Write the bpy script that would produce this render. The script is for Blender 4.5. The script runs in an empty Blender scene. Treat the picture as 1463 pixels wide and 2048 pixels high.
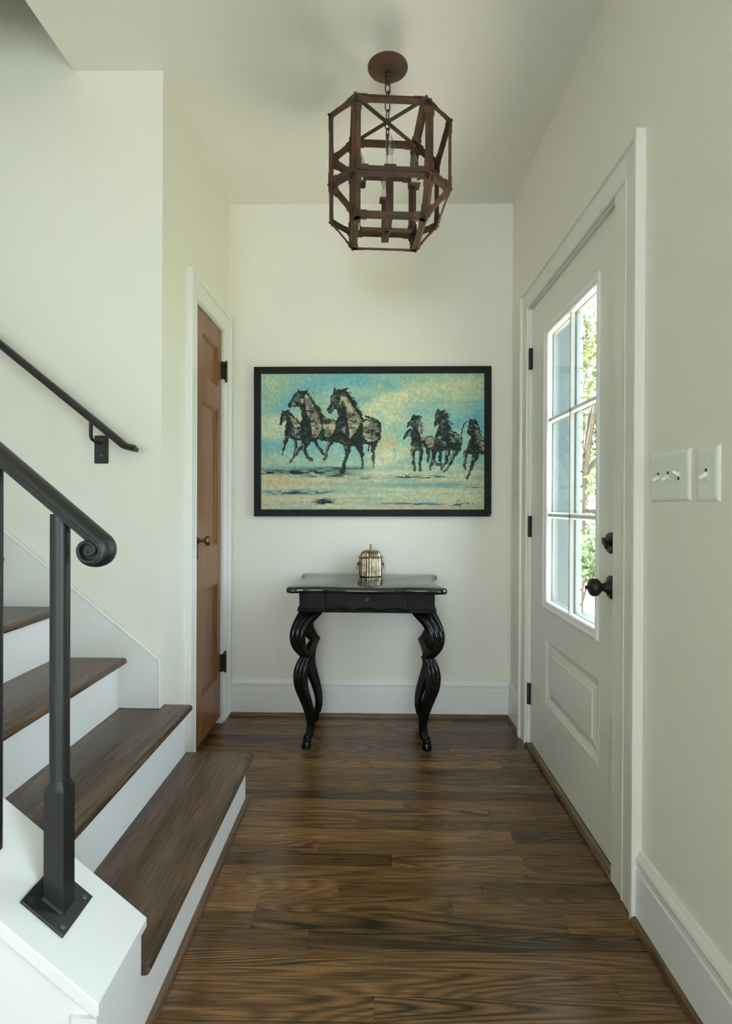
import bpy, bmesh, math, random
import numpy as np
from mathutils import Vector, Matrix

random.seed(7)
SC = bpy.context.scene
COL = SC.collection
PI = math.pi

# ------------------------------------------------------------------ camera
W, H = 1463, 2048
F, CX, CY = 1077.3445, 735.3438, 1013.596
cam_d = bpy.data.cameras.new('camera')
cam = bpy.data.objects.new('camera', cam_d)
COL.objects.link(cam)
SC.camera = cam
cam_d.sensor_fit = 'HORIZONTAL'
cam_d.sensor_width = 36.0
cam_d.lens = 36.0 * F / W
cam_d.shift_x = (W / 2 - CX) / W
cam_d.shift_y = (CY - H / 2) / W
cam_d.clip_start = 0.05
cr = Vector((0.99988453, 0.01447932, 0.00461346))
cdn = Vector((0.00465997, -0.00318014, -0.99998409))
cf = Vector((-0.01446441, 0.99989011, -0.00324724))
M = Matrix((cr, -cdn, -cf)).transposed().to_4x4()
M.translation = Vector((0, 0, 1.1315))
cam.matrix_world = M

# ------------------------------------------------------------------ world, sun, window lights, exposure
SC.view_settings.view_transform = 'Standard'
SC.view_settings.look = 'None'
SC.view_settings.exposure = 0.12
SC.view_settings.gamma = 1.0
SC.view_settings.use_curve_mapping = False
wd = bpy.data.worlds.new('sky'); SC.world = wd; wd.use_nodes = True
bgn = wd.node_tree.nodes['Background']
bgn.inputs['Color'].default_value = (0.73, 0.865, 1.0, 1)
bgn.inputs['Strength'].default_value = 10.0
sun_d = bpy.data.lights.new('sun', 'SUN'); sun_d.energy = 125.0; sun_d.angle = 0.02
sun_d.color = (1.0, 0.95, 0.85)
sun = bpy.data.objects.new('sun', sun_d); COL.objects.link(sun)
sun.rotation_euler = Vector((0.02, -0.55, -0.80)).to_track_quat('-Z', 'Y').to_euler()

def area(name, loc, aim, sx, sy, power, color):
    d = bpy.data.lights.new(name, 'AREA'); d.shape = 'RECTANGLE'; d.size = sx; d.size_y = sy
    d.energy = power; d.color = color
    o = bpy.data.objects.new(name, d); COL.objects.link(o); o.location = loc
    o.rotation_euler = Vector(aim).to_track_quat('-Z', 'Z').to_euler()
    return o
# lamps added to boost daylight at the unseen windows behind and beside the camera
area('daylight_rear_window', (-0.85, -6.58, 1.20), (0, 1, 0), 2.70, 2.20, 34, (1.0, 0.975, 0.95))
area('daylight_side_window', (0.96, -0.45, 1.20), (-1, 0, 0), 1.10, 2.10, 32, (0.74, 0.88, 1.0))

SC.cycles.max_bounces = 9
SC.cycles.diffuse_bounces = 6
SC.cycles.glossy_bounces = 4
SC.cycles.transparent_max_bounces = 12
SC.cycles.caustics_reflective = False
SC.cycles.caustics_refractive = False

# ------------------------------------------------------------------ materials
MATS = {}
def nodes_of(m):
    m.use_nodes = True
    nt = m.node_tree
    return nt, nt.nodes['Principled BSDF']
def N(nt, typ, **kw):
    n = nt.nodes.new(typ)
    for k, v in kw.items(): setattr(n, k, v)
    return n
def setin(n, **kw):
    for k, v in kw.items(): n.inputs[k].default_value = v
def L(nt, a, b): nt.links.new(a, b)
def ramp(nt, stops, interp='LINEAR'):
    r = N(nt, 'ShaderNodeValToRGB'); r.color_ramp.interpolation = interp
    e = r.color_ramp.elements
    while len(e) < len(stops): e.new(0.5)
    for i, (p, c) in enumerate(stops):
        e[i].position = p; e[i].color = (c[0], c[1], c[2], 1)
    return r

def plain(name, col, rough=0.5, metal=0.0, spec=0.5, coat=0.0, var=0.0, vscale=8, bump=0.0, bscale=120, col2=None):
    m = bpy.data.materials.new(name); nt, b = nodes_of(m)
    setin(b, Roughness=rough, Metallic=metal)
    b.inputs['Base Color'].default_value = (*col, 1)
    b.inputs['Specular IOR Level'].default_value = spec
    b.inputs['Coat Weight'].default_value = coat
    b.inputs['Coat Roughness'].default_value = 0.08
    tc = N(nt, 'ShaderNodeTexCoord')
    if var or col2:
        no = N(nt, 'ShaderNodeTexNoise'); setin(no, Scale=vscale, Detail=4.0, Roughness=0.6)
        L(nt, tc.outputs['Object'], no.inputs['Vector'])
        c2 = col2 if col2 else tuple(c * (1 - var) for c in col)
        r = ramp(nt, [(0.32, c2), (0.62, col)])
        L(nt, no.outputs['Fac'], r.inputs['Fac']); L(nt, r.outputs['Color'], b.inputs['Base Color'])
    if bump:
        n2 = N(nt, 'ShaderNodeTexNoise'); setin(n2, Scale=bscale, Detail=3.0)
        L(nt, tc.outputs['Object'], n2.inputs['Vector'])
        bp = N(nt, 'ShaderNodeBump'); setin(bp, Strength=bump, Distance=0.002)
        L(nt, n2.outputs['Fac'], bp.inputs['Height']); L(nt, bp.outputs['Normal'], b.inputs['Normal'])
    MATS[name] = m
    return m

plain('wall_paint', (0.82, 0.785, 0.700), 0.55, var=0.02, vscale=1.5, bump=0.06, bscale=260)
plain('ceiling_paint', (0.825, 0.795, 0.725), 0.7, var=0.015, vscale=1.2)
plain('trim_paint', (0.80, 0.795, 0.77), 0.32, var=0.02, vscale=3)
plain('door_paint', (0.80, 0.78, 0.72), 0.35, var=0.02, vscale=3)
plain('iron', (0.013, 0.013, 0.0135), 0.40, spec=0.5, var=0.25, vscale=30, bump=0.15, bscale=400)
plain('bronze', (0.030, 0.028, 0.024), 0.36, metal=0.5, var=0.4, vscale=40)
plain('black_hinge', (0.010, 0.010, 0.011), 0.5)
plain('brass', (0.30, 0.215, 0.085), 0.30, metal=1.0, var=0.45, vscale=50)
plain('dark_brass', (0.085, 0.062, 0.038), 0.42, metal=0.8, var=0.4, vscale=60)
plain('plastic', (0.80, 0.805, 0.76), 0.30)
plain('slot', (0.05, 0.05, 0.045), 0.6)
plain('frame_black', (0.011, 0.011, 0.010), 0.55, spec=0.2, var=0.3, vscale=20)
plain('bare_wood', (0.36, 0.20, 0.09), 0.6)
plain('bare_wood_edge', (0.30, 0.24, 0.16), 0.6, var=0.3, vscale=12)
plain('silver', (0.46, 0.39, 0.29), 0.26, metal=1.0, col2=(0.20, 0.15, 0.095), vscale=26)
plain('dark_silver', (0.11, 0.10, 0.075), 0.4, metal=0.8, var=0.4, vscale=50)
plain('candle_sleeve', (0.74, 0.72, 0.62), 0.45)
plain('jamb_dark', (0.045, 0.062, 0.066), 0.4)
plain('outer_paint', (0.13, 0.17, 0.165), 0.5, var=0.1)
plain('white_brick', (0.46, 0.46, 0.45), 0.8, var=0.08, vscale=14, bump=0.4, bscale=90)
plain('bounce_carpet', (0.62, 0.60, 0.55), 0.95, var=0.1, vscale=30)
plain('concrete', (0.52, 0.51, 0.48), 0.9, var=0.12, vscale=6)
plain('mortar', (0.20, 0.20, 0.19), 0.9)
plain('bark', (0.10, 0.075, 0.055), 0.9, var=0.4, vscale=6, bump=0.6, bscale=20)
plain('seal_black', (0.012, 0.012, 0.012), 0.7)
plain('screw_steel', (0.10, 0.10, 0.11), 0.35, metal=0.9)

def mat_rust():
    m = bpy.data.materials.new('rust'); nt, b = nodes_of(m)
    tc = N(nt, 'ShaderNodeTexCoord'); oi = N(nt, 'ShaderNodeObjectInfo')
    ad = N(nt, 'ShaderNodeVectorMath', operation='ADD'); sc = N(nt, 'ShaderNodeVectorMath', operation='SCALE')
    sc.inputs[0].default_value = (13.1, 7.7, 3.3); L(nt, oi.outputs['Random'], sc.inputs['Scale'])
    L(nt, tc.outputs['Object'], ad.inputs[0]); L(nt, sc.outputs['Vector'], ad.inputs[1])
    n1 = N(nt, 'ShaderNodeTexNoise'); setin(n1, Scale=11.0, Detail=6.0, Roughness=0.65)
    n2 = N(nt, 'ShaderNodeTexNoise'); setin(n2, Scale=170.0, Detail=3.0, Roughness=0.7)
    L(nt, ad.outputs[0], n1.inputs['Vector']); L(nt, ad.outputs[0], n2.inputs['Vector'])
    r1 = ramp(nt, [(0.25, (0.040, 0.025, 0.018)), (0.47, (0.070, 0.037, 0.023)), (0.62, (0.125, 0.052, 0.021)), (0.80, (0.085, 0.056, 0.039))])
    L(nt, n1.outputs['Fac'], r1.inputs['Fac'])
    r2 = ramp(nt, [(0.35, (0.72, 0.72, 0.72)), (0.65, (1.15, 1.12, 1.08))]); L(nt, n2.outputs['Fac'], r2.inputs['Fac'])
    mx = N(nt, 'ShaderNodeMix', data_type='RGBA', blend_type='MULTIPLY'); mx.inputs['Factor'].default_value = 1
    L(nt, r1.outputs['Color'], mx.inputs['A']); L(nt, r2.outputs['Color'], mx.inputs['B'])
    L(nt, mx.outputs['Result'], b.inputs['Base Color'])
    setin(b, Roughness=0.62, Metallic=0.15)
    bp = N(nt, 'ShaderNodeBump'); setin(bp, Strength=0.35, Distance=0.001)
    L(nt, n2.outputs['Fac'], bp.inputs['Height']); L(nt, bp.outputs['Normal'], b.inputs['Normal'])
    MATS['rust'] = m
mat_rust()

def mat_wood(name, axis, dark, mid, light, freq=42.0, cross=7.0, along=0.55, rough=0.3, tint=0.35, spec=0.5, fine=0.5, coat=0.0, warp=0.5, detail=2.0):
    m = bpy.data.materials.new(name); nt, b = nodes_of(m)
    tc = N(nt, 'ShaderNodeTexCoord'); oi = N(nt, 'ShaderNodeObjectInfo')
    sc = N(nt, 'ShaderNodeVectorMath', operation='SCALE'); sc.inputs[0].default_value = (17.3, 29.7, 41.1)
    L(nt, oi.outputs['Random'], sc.inputs['Scale'])
    mp = N(nt, 'ShaderNodeMapping'); s = [cross, cross, cross * 0.5]; s[axis] = along
    mp.inputs['Scale'].default_value = s
    L(nt, tc.outputs['Object'], mp.inputs['Vector'])
    ad = N(nt, 'ShaderNodeVectorMath', operation='ADD'); L(nt, mp.outputs[0], ad.inputs[0]); L(nt, sc.outputs['Vector'], ad.inputs[1])
    n1 = N(nt, 'ShaderNodeTexNoise'); setin(n1, Scale=1.0, Detail=detail, Roughness=0.4, Distortion=warp)
    L(nt, ad.outputs[0], n1.inputs['Vector'])
    mu = N(nt, 'ShaderNodeMath', operation='MULTIPLY'); mu.inputs[1].default_value = freq; L(nt, n1.outputs['Fac'], mu.inputs[0])
    si = N(nt, 'ShaderNodeMath', operation='SINE'); L(nt, mu.outputs[0], si.inputs[0])
    r1 = ramp(nt, [(0.0, light), (0.50, mid), (0.82, tuple(0.55 * a + 0.45 * c for a, c in zip(mid, dark))), (0.98, dark)])
    ma = N(nt, 'ShaderNodeMath', operation='MULTIPLY_ADD'); ma.inputs[1].default_value = 0.5; ma.inputs[2].default_value = 0.5
    L(nt, si.outputs[0], ma.inputs[0])
    n3 = N(nt, 'ShaderNodeTexNoise'); setin(n3, Scale=0.8, Detail=2.0); L(nt, ad.outputs[0], n3.inputs['Vector'])
    mr = N(nt, 'ShaderNodeMapRange'); setin(mr, **{'From Min': 0.35, 'From Max': 0.65, 'To Min': 0.25, 'To Max': 0.95}); L(nt, n3.outputs['Fac'], mr.inputs['Value'])
    mm = N(nt, 'ShaderNodeMath', operation='MULTIPLY'); L(nt, ma.outputs[0], mm.inputs[0]); L(nt, mr.outputs['Result'], mm.inputs[1])
    L(nt, mm.outputs[0], r1.inputs['Fac'])
    mp2 = N(nt, 'ShaderNodeMapping'); s2 = [260.0, 260.0, 120.0]; s2[axis] = 7.0; mp2.inputs['Scale'].default_value = s2
    L(nt, tc.outputs['Object'], mp2.inputs['Vector'])
    ad2 = N(nt, 'ShaderNodeVectorMath', operation='ADD'); L(nt, mp2.outputs[0], ad2.inputs[0]); L(nt, sc.outputs['Vector'], ad2.inputs[1])
    n2 = N(nt, 'ShaderNodeTexNoise'); setin(n2, Scale=1.0, Detail=2.0, Roughness=0.6)
    L(nt, ad2.outputs[0], n2.inputs['Vector'])
    r2 = ramp(nt, [(0.36, (1 - fine, 1 - fine, 1 - fine)), (0.56, (1.06, 1.06, 1.06))]); L(nt, n2.outputs['Fac'], r2.inputs['Fac'])
    mx = N(nt, 'ShaderNodeMix', data_type='RGBA', blend_type='MULTIPLY'); mx.inputs['Factor'].default_value = 1
    L(nt, r1.outputs['Color'], mx.inputs['A']); L(nt, r2.outputs['Color'], mx.inputs['B'])
    tr = ramp(nt, [(0.0, (1 - tint, 1 - tint, 1 - tint)), (0.55, (1, 1, 1)), (1.0, (1 + tint * .8, 1 + tint * .7, 1 + tint * .55))])
    L(nt, oi.outputs['Random'], tr.inputs['Fac'])
    mx2 = N(nt, 'ShaderNodeMix', data_type='RGBA', blend_type='MULTIPLY'); mx2.inputs['Factor'].default_value = 1
    L(nt, mx.outputs['Result'], mx2.inputs['A']); L(nt, tr.outputs['Color'], mx2.inputs['B'])
    L(nt, mx2.outputs['Result'], b.inputs['Base Color'])
    setin(b, Roughness=rough); b.inputs['Specular IOR Level'].default_value = spec
    b.inputs['Coat Weight'].default_value = coat; b.inputs['Coat Roughness'].default_value = 0.1
    bp = N(nt, 'ShaderNodeBump'); setin(bp, Strength=0.12, Distance=0.001)
    L(nt, n2.outputs['Fac'], bp.inputs['Height']); L(nt, bp.outputs['Normal'], b.inputs['Normal'])
    MATS[name] = m
mat_wood('oak_floor', 0, (0.020, 0.010, 0.005), (0.140, 0.070, 0.026), (0.205, 0.106, 0.038), freq=210, cross=7.0, along=0.55, rough=0.24, tint=0.42, fine=0.58, warp=0.25, detail=1.2)
mat_wood('oak_tread', 1, (0.018, 0.010, 0.007), (0.095, 0.051, 0.027), (0.130, 0.072, 0.038), freq=105, cross=4.5, along=0.35, rough=0.24, tint=0.12, fine=0.55, warp=0.2, detail=1.2)
mat_wood('oak_shoe', 0, (0.06, 0.033, 0.018), (0.13, 0.073, 0.04), (0.17, 0.10, 0.055), freq=30, rough=0.35, tint=0.1)
mat_wood('oak_shoe_y', 1, (0.06, 0.033, 0.018), (0.13, 0.073, 0.04), (0.17, 0.10, 0.055), freq=30, rough=0.35, tint=0.1)
mat_wood('door_wood', 2, (0.150, 0.046, 0.012), (0.215, 0.074, 0.020), (0.245, 0.090, 0.027), freq=26, cross=9, along=0.5, rough=0.28, tint=0.05, fine=0.22)
mat_wood('lacquer', 0, (0.0045, 0.0042, 0.004), (0.006, 0.0057, 0.0055), (0.008, 0.0075, 0.007), freq=30, cross=9, along=0.6, rough=0.11, tint=0.05, fine=0.25, spec=0.22)
mat_wood('lacquer_top', 0, (0.0045, 0.0042, 0.004), (0.006, 0.0057, 0.0055), (0.008, 0.0075, 0.007), freq=30, cross=9, along=0.6, rough=0.07, tint=0.05, fine=0.25, spec=0.6)

def mat_glass(name, tint=(0.97, 0.985, 0.98), ior=1.5):
    m = bpy.data.materials.new(name); m.use_nodes = True; nt = m.node_tree; nt.nodes.clear()
    out = N(nt, 'ShaderNodeOutputMaterial'); mix = N(nt, 'ShaderNodeMixShader')
    t = N(nt, 'ShaderNodeBsdfTransparent'); t.inputs['Color'].default_value = (*tint, 1)
    g = N(nt, 'ShaderNodeBsdfGlossy'); g.inputs['Roughness'].default_value = 0.01
    ge = N(nt, 'ShaderNodeNewGeometry'); dt = N(nt, 'ShaderNodeVectorMath', operation='DOT_PRODUCT')
    L(nt, ge.outputs['Incoming'], dt.inputs[0]); L(nt, ge.outputs['Normal'], dt.inputs[1])
    ab = N(nt, 'ShaderNodeMath', operation='ABSOLUTE'); L(nt, dt.outputs['Value'], ab.inputs[0])
    om = N(nt, 'ShaderNodeMath', operation='SUBTRACT'); om.inputs[0].default_value = 1.0; L(nt, ab.outputs[0], om.inputs[1])
    pw = N(nt, 'ShaderNodeMath', operation='POWER'); pw.inputs[1].default_value = 5.0; L(nt, om.outputs[0], pw.inputs[0])
    f0 = ((ior - 1) / (ior + 1)) ** 2
    sl_ = N(nt, 'ShaderNodeMath', operation='MULTIPLY_ADD'); sl_.inputs[1].default_value = 1 - f0; sl_.inputs[2].default_value = f0
    L(nt, pw.outputs[0], sl_.inputs[0])
    L(nt, sl_.outputs[0], mix.inputs['Fac']); L(nt, t.outputs[0], mix.inputs[1]); L(nt, g.outputs[0], mix.inputs[2])
    L(nt, mix.outputs[0], out.inputs['Surface'])
    MATS[name] = m
mat_glass('glass')
mat_glass('bulb_glass', (0.78, 0.80, 0.79), 2.0)

def mat_leaf(name, c1, c2):
    m = bpy.data.materials.new(name); nt, b = nodes_of(m)
    tc = N(nt, 'ShaderNodeTexCoord'); no = N(nt, 'ShaderNodeTexNoise'); setin(no, Scale=2.2, Detail=4.0)
    L(nt, tc.outputs['Object'], no.inputs['Vector'])
    r = ramp(nt, [(0.35, c1), (0.65, c2)]); L(nt, no.outputs['Fac'], r.inputs['Fac'])
    L(nt, r.outputs['Color'], b.inputs['Base Color']); setin(b, Roughness=0.5)
    MATS[name] = m
mat_leaf('leaf_spring', (0.07, 0.11, 0.02), (0.20, 0.22, 0.05))
mat_leaf('leaf_green', (0.04, 0.08, 0.02), (0.11, 0.16, 0.045))
mat_leaf('lawn', (0.07, 0.09, 0.04), (0.14, 0.16, 0.08))

def mat_vcol(name, rough=0.7):
    m = bpy.data.materials.new(name); nt, b = nodes_of(m)
    a = N(nt, 'ShaderNodeVertexColor'); a.layer_name = 'paint'
    L(nt, a.outputs['Color'], b.inputs['Base Color']); setin(b, Roughness=rough); b.inputs['Specular IOR Level'].default_value = 0.25
    tc = N(nt, 'ShaderNodeTexCoord'); n2 = N(nt, 'ShaderNodeTexNoise'); setin(n2, Scale=90.0, Detail=3.0)
    L(nt, tc.outputs['Object'], n2.inputs['Vector'])
    bp = N(nt, 'ShaderNodeBump'); setin(bp, Strength=0.25, Distance=0.002)
    L(nt, n2.outputs['Fac'], bp.inputs['Height']); L(nt, bp.outputs['Normal'], b.inputs['Normal'])
    MATS[name] = m
mat_vcol('oil_paint')

# ------------------------------------------------------------------ mesh helpers
class MB:
    def __init__(s): s.v = []; s.f = []
    def add(s, vs, fs):
        n = len(s.v); s.v += [tuple(map(float, q)) for q in vs]; s.f += [tuple(i + n for i in f) for f in fs]; return s
    def box(s, x0, x1, y0, y1, z0, z1):
        vs = [(x, y, z) for z in (z0, z1) for y in (y0, y1) for x in (x0, x1)]
        return s.add(vs, [(0, 2, 3, 1), (4, 5, 7, 6), (0, 1, 5, 4), (2, 6, 7, 3), (0, 4, 6, 2), (1, 3, 7, 5)])
    def prism(s, poly, axis, a, b):
        """poly: 2-D points in the two other axes (in axis order), extruded along axis from a to b"""
        def P(q, t):
            if axis == 0: return (t, q[0], q[1])
            if axis == 1: return (q[0], t, q[1])
            return (q[0], q[1], t)
        n = len(poly)
        vs = [P(q, a) for q in poly] + [P(q, b) for q in poly]
        fs = [tuple(range(n - 1, -1, -1)), tuple(range(n, 2 * n))] + [(i, (i + 1) % n, n + (i + 1) % n, n + i) for i in range(n)]
        return s.add(vs, fs)
    def lathe(s, prof, seg=24, origin=(0, 0, 0), axis=(0, 0, 1), mod=None):
        """prof: (r, h) pairs along axis"""
        ax = Vector(axis).normalized()
        u = ax.orthogonal().normalized(); w = ax.cross(u)
        o = Vector(origin); vs = []; fs = []
        for j, (r, h) in enumerate(prof):
            for i in range(seg):
                t = 2 * PI * i / seg
                rr = r * (mod(t, j) if mod else 1)
                vs.append(o + ax * h + (u * math.cos(t) + w * math.sin(t)) * rr)
        n = len(prof)
        for j in range(n - 1):
            for i in range(seg):
                k = (i + 1) % seg
                fs.append((j * seg + i, j * seg + k, (j + 1) * seg + k, (j + 1) * seg + i))
        if prof[0][0] > 1e-6: fs.append(tuple(range(seg - 1, -1, -1)))
        if prof[-1][0] > 1e-6: fs.append(tuple((n - 1) * seg + i for i in range(seg)))
        return s.add(vs, fs)
    def tube(s, path, rad, seg=10, closed=False):
        P = [Vector(q) for q in path]; n = len(P)
        R = rad if isinstance(rad, (list, tuple)) else [rad] * n
        vs = []; fs = []; up = None
        for i in range(n):
            a = P[(i - 1) % n] if (closed or i > 0) else P[i]
            b = P[(i + 1) % n] if (closed or i < n - 1) else P[i]
            t = (b - a).normalized()
            if up is None: up = t.orthogonal().normalized()
            up = (up - t * up.dot(t)); up = up.normalized() if up.length > 1e-6 else t.orthogonal().normalized()
            w = t.cross(up)
            for k in range(seg):
                q = 2 * PI * k / seg
                vs.append(P[i] + (up * math.cos(q) + w * math.sin(q)) * R[i])
        m = n if closed else n - 1
        for i in range(m):
            for k in range(seg):
                k2 = (k + 1) % seg; i2 = (i + 1) % n
                fs.append((i * seg + k, i * seg + k2, i2 * seg + k2, i2 * seg + k))
        if not closed:
            fs.append(tuple(range(seg - 1, -1, -1))); fs.append(tuple((n - 1) * seg + k for k in range(seg)))
        return s.add(vs, fs)
    def sweep(s, secs, cap=True):
        """secs: list of equal-length rings of 3-D points"""
        n = len(secs[0]); vs = [p for r in secs for p in r]; fs = []
        for i in range(len(secs) - 1):
            for k in range(n):
                k2 = (k + 1) % n
                fs.append((i * n + k, i * n + k2, (i + 1) * n + k2, (i + 1) * n + k))
        if cap: fs.append(tuple(range(n - 1, -1, -1))); fs.append(tuple((len(secs) - 1) * n + k for k in range(n)))
        return s.add(vs, fs)
    def ball(s, c, r, seg=12):
        m = seg // 2
        return s.lathe([(r * math.sin(PI * j / m) if 0 < j < m else 1e-7, -r * math.cos(PI * j / m)) for j in range(m + 1)], seg, c)
    def bar(s, a, b, w, t, up=(0, 0, 1)):
        """rectangular bar from a to b, width w across, thickness t along up"""
        a = Vector(a); b = Vector(b); d = (b - a).normalized(); up = Vector(up)
        up = (up - d * up.dot(d)).normalized(); sd = d.cross(up)
        ring = lambda p: [p + sd * x * w / 2 + up * y * t / 2 for x, y in ((-1, -1), (1, -1), (1, 1), (-1, 1))]
        return s.sweep([ring(a), ring(b)])

ORG = {}
def add(name, mb, mat, parent=None, smooth=False, bevel=0.0, seg=2, kind=None, label=None, cat=None, group=None, angle=0.6):
    V = np.array(mb.v); lo = V.min(0); hi = V.max(0)
    c = Vector(((lo[0] + hi[0]) / 2, (lo[1] + hi[1]) / 2, (lo[2] + hi[2]) / 2))
    if parent is None: c.z = lo[2]
    me = bpy.data.meshes.new(name)
    me.from_pydata([tuple(q - np.array(c)) for q in V], [], mb.f); me.update()
    bm = bmesh.new(); bm.from_mesh(me); bmesh.ops.recalc_face_normals(bm, faces=bm.faces); bm.to_mesh(me); bm.free()
    me.materials.append(MATS[mat])
    o = bpy.data.objects.new(name, me); COL.objects.link(o)
    place(o, c, parent)
    if smooth:
        for p in me.polygons: p.use_smooth = True
        if hasattr(me, 'set_sharp_from_angle'): me.set_sharp_from_angle(angle=angle)
    if bevel:
        md = o.modifiers.new('bevel', 'BEVEL'); md.width = bevel; md.segments = seg; md.limit_method = 'ANGLE'; md.angle_limit = 0.7
        if not smooth and seg > 1:
            md.harden_normals = False
    tag(o, label, cat, group, kind)
    return o
def place(o, c, parent):
    ORG[o.name] = Vector(c)
    if parent is not None:
        o.parent = parent; o.location = Vector(c) - ORG[parent.name]
    else: o.location = c
def tag(o, label=None, cat=None, group=None, kind=None):
    if label: o['label'] = label
    if cat: o['category'] = cat
    if group: o['group'] = group
    if kind: o['kind'] = kind
def copy_part(src, c, parent):
    o = src.copy(); COL.objects.link(o); place(o, Vector(c), parent); return o
def thing(name, loc, label=None, cat=None, group=None, kind=None):
    """an Empty at the base of a thing; its parts are given in the same frame as loc"""
    o = bpy.data.objects.new(name, None); COL.objects.link(o); o.location = loc; o.empty_display_size = 0.05
    ORG[o.name] = Vector(loc); tag(o, label, cat, group, kind); return o
def struct(name, mb, mat, label, cat, parent=None, **k):
    return add(name, mb, mat, parent, kind='structure' if parent is None else None, label=label, cat=cat if parent is None else None, **k)

# ------------------------------------------------------------------ the setting
XR, XL, YB, YS, ZC = 0.7255, -0.798, 2.89, 1.996, 2.743
XO = 0.905        # back of the wall framing, where the brick skin begins
DY0, DY1, DZ0, DZ1 = 1.640, 2.554, 0.022, 2.054       # front door slab
R0, R1, RZ1 = DY0 - 0.006, DY1 + 0.006, DZ1 + 0.006    # its opening
LY0, LY1, LZ1 = 2.352, 2.772, 2.026                    # closet door opening

fl = MB().box(-3.4, XO, -6.6, 3.0, -0.14, -0.0145)
floor = struct('floor', fl, 'oak_floor', 'dark stained oak strip floor of the entry hall', 'floor')
# floor strips: boards run across the hall, each one an object of its own
PW = 0.0635
def plank_mesh(length):
    mb = MB(); w = PW / 2 - 0.0002; l = length / 2 - 0.0002; c = 0.0007
    b = [(-l, -w, -0.0145), (l, -w, -0.0145), (l, w, -0.0145), (-l, w, -0.0145)]
    m = [(x, y, -c) for x, y, z in b]
    t = [(-l + c, -w + c, 0), (l - c, -w + c, 0), (l - c, w - c, 0), (-l + c, w - c, 0)]
    mb.sweep([b, m, t]); return mb
rp = random.Random(11)
PLK = {}
def plank(xc, yc, length):
    key = round(length, 3)
    if key not in PLK:
        PLK[key] = add('plank', plank_mesh(length), 'oak_floor', floor); o = PLK[key]
    else:
        o = PLK[key].copy(); COL.objects.link(o)
    place(o, Vector((xc, yc, -0.00725)), floor)
y = YB - PW / 2
while y > 0.30:
    xa = -0.83 if y > 2.0 else (-0.53 if y > 0.86 else -1.7)
    xb = XR + 0.012
    if R0 - 0.03 < y < R1 + 0.03: xb = XR + 0.012
    x = xa - rp.uniform(0.0, 0.5)
    while x < xb - 0.02:
        ln = rp.choice([0.42, 0.55, 0.7, 0.85, 1.0, 1.2, 1.5])
        a, b = max(x, xa), min(x + ln, xb)
        if xb - b < 0.12: b = xb
        if b - a < 0.12 and b < xb: b = min(a + 0.2, xb)
        plank((a + b) / 2, y, b - a)
        x = b
    y -= PW
fb = MB().box(-3.4, XO, -6.6, y + PW / 2, -0.0145, -0.0005).box(-3.4, -1.70, y + PW / 2, 0.9, -0.0145, -0.0005)
add('subfloor', fb, 'oak_floor', floor)

add('bounce_carpet', MB().box(-3.38, XR - 0.05, -6.46, 0.10, -0.0005, 0.008), 'bounce_carpet', None, label='unseen pale floor cover added behind the camera to bounce light upward', cat='bounce_carpet')  # unseen pale floor cover, added to bounce window light onto the ceiling
# walls
struct('wall_back', MB().box(-1.1, XO, YB, YB + 0.15, 0, ZC), 'wall_paint', 'cream painted end wall behind the picture and table', 'wall')
wr = MB()
wr.box(XR, XO, -6.6, -1.00, 0, ZC).box(XR, XO, -1.00, 0.10, 0, 0.15).box(XR, XO, -1.00, 0.10, 2.25, ZC)
wr.box(XR, XO, 0.10, R0, 0, ZC).box(XR, XO, R1, YB, 0, ZC).box(XR, XO, R0, R1, RZ1, ZC)
wall_r = struct('wall_right', wr, 'wall_paint', 'cream painted wall around the white front door', 'wall')
wl = MB()
wl.box(XL - 0.16, XL - 0.07, YS + 0.12, YB, 0, ZC)
wl.box(XL - 0.07, XL, YS + 0.12, LY0, 0, ZC).box(XL - 0.07, XL, LY1, YB, 0, ZC).box(XL - 0.07, XL, LY0, LY1, LZ1, ZC)
struct('wall_left', wl, 'wall_paint', 'cream painted wall around the brown closet door', 'wall')
struct('wall_stair', MB().box(-3.4, XL, YS, YS + 0.12, 0, ZC).box(-3.4, -1.13, YS, YS + 0.12, ZC, 5.2), 'wall_paint',
       'cream painted wall beside the stairs carrying the wall handrail', 'wall')
struct('wall_far_left', MB().box(-3.5, -3.4, -6.6, YS + 0.12, -0.14, 5.2), 'wall_paint', 'cream wall at the left end of the stairs', 'wall')
we = MB().box(-3.4, -2.20, -6.6, -6.48, 0, ZC).box(0.50, XO, -6.6, -6.48, 0, ZC).box(-2.20, 0.50, -6.6, -6.48, 0, 0.10).box(-2.20, 0.50, -6.6, -6.48, 2.30, ZC)
struct('wall_front', we, 'wall_paint', 'cream wall behind the camera', 'wall')
ce = MB().box(-1.13, XO, -6.6, 3.0, ZC, ZC + 0.26).box(-3.4, -1.13, -6.6, 1.42, ZC, ZC + 0.26)  # unseen near part extended over the stairs to shade the stairwell wall
struct('ceiling', ce, 'ceiling_paint', 'flat pale ceiling over the entry hall', 'ceiling')
sw = MB().box(-1.13, XO, YS + 0.0, YS + 0.12, ZC + 0.26, 5.2).box(XO, XO + 0.1, -6.6, YS + 0.12, ZC + 0.26, 5.2).box(-3.4, XO, -6.7, -6.6, ZC + 0.26, 5.2).box(-3.5, XO + 0.1, -6.7, YS + 0.12, 5.2, 5.3)  # unseen upstairs hall, made large so light gets lost in it
struct('wall_upstairs', sw, 'wall_paint', 'shaded upstairs walls above the ceiling edge', 'wall')
struct('floor_upstairs', MB().box(-1.12, XO, -6.6, YS, ZC + 0.26, ZC + 0.27).box(-3.4, -1.12, -6.6, 1.41, ZC + 0.26, ZC + 0.27), 'oak_floor', 'unseen dark oak floor upstairs, added to absorb light above the stairwell', 'floor')  # dark floor put in upstairs to absorb light

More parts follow.
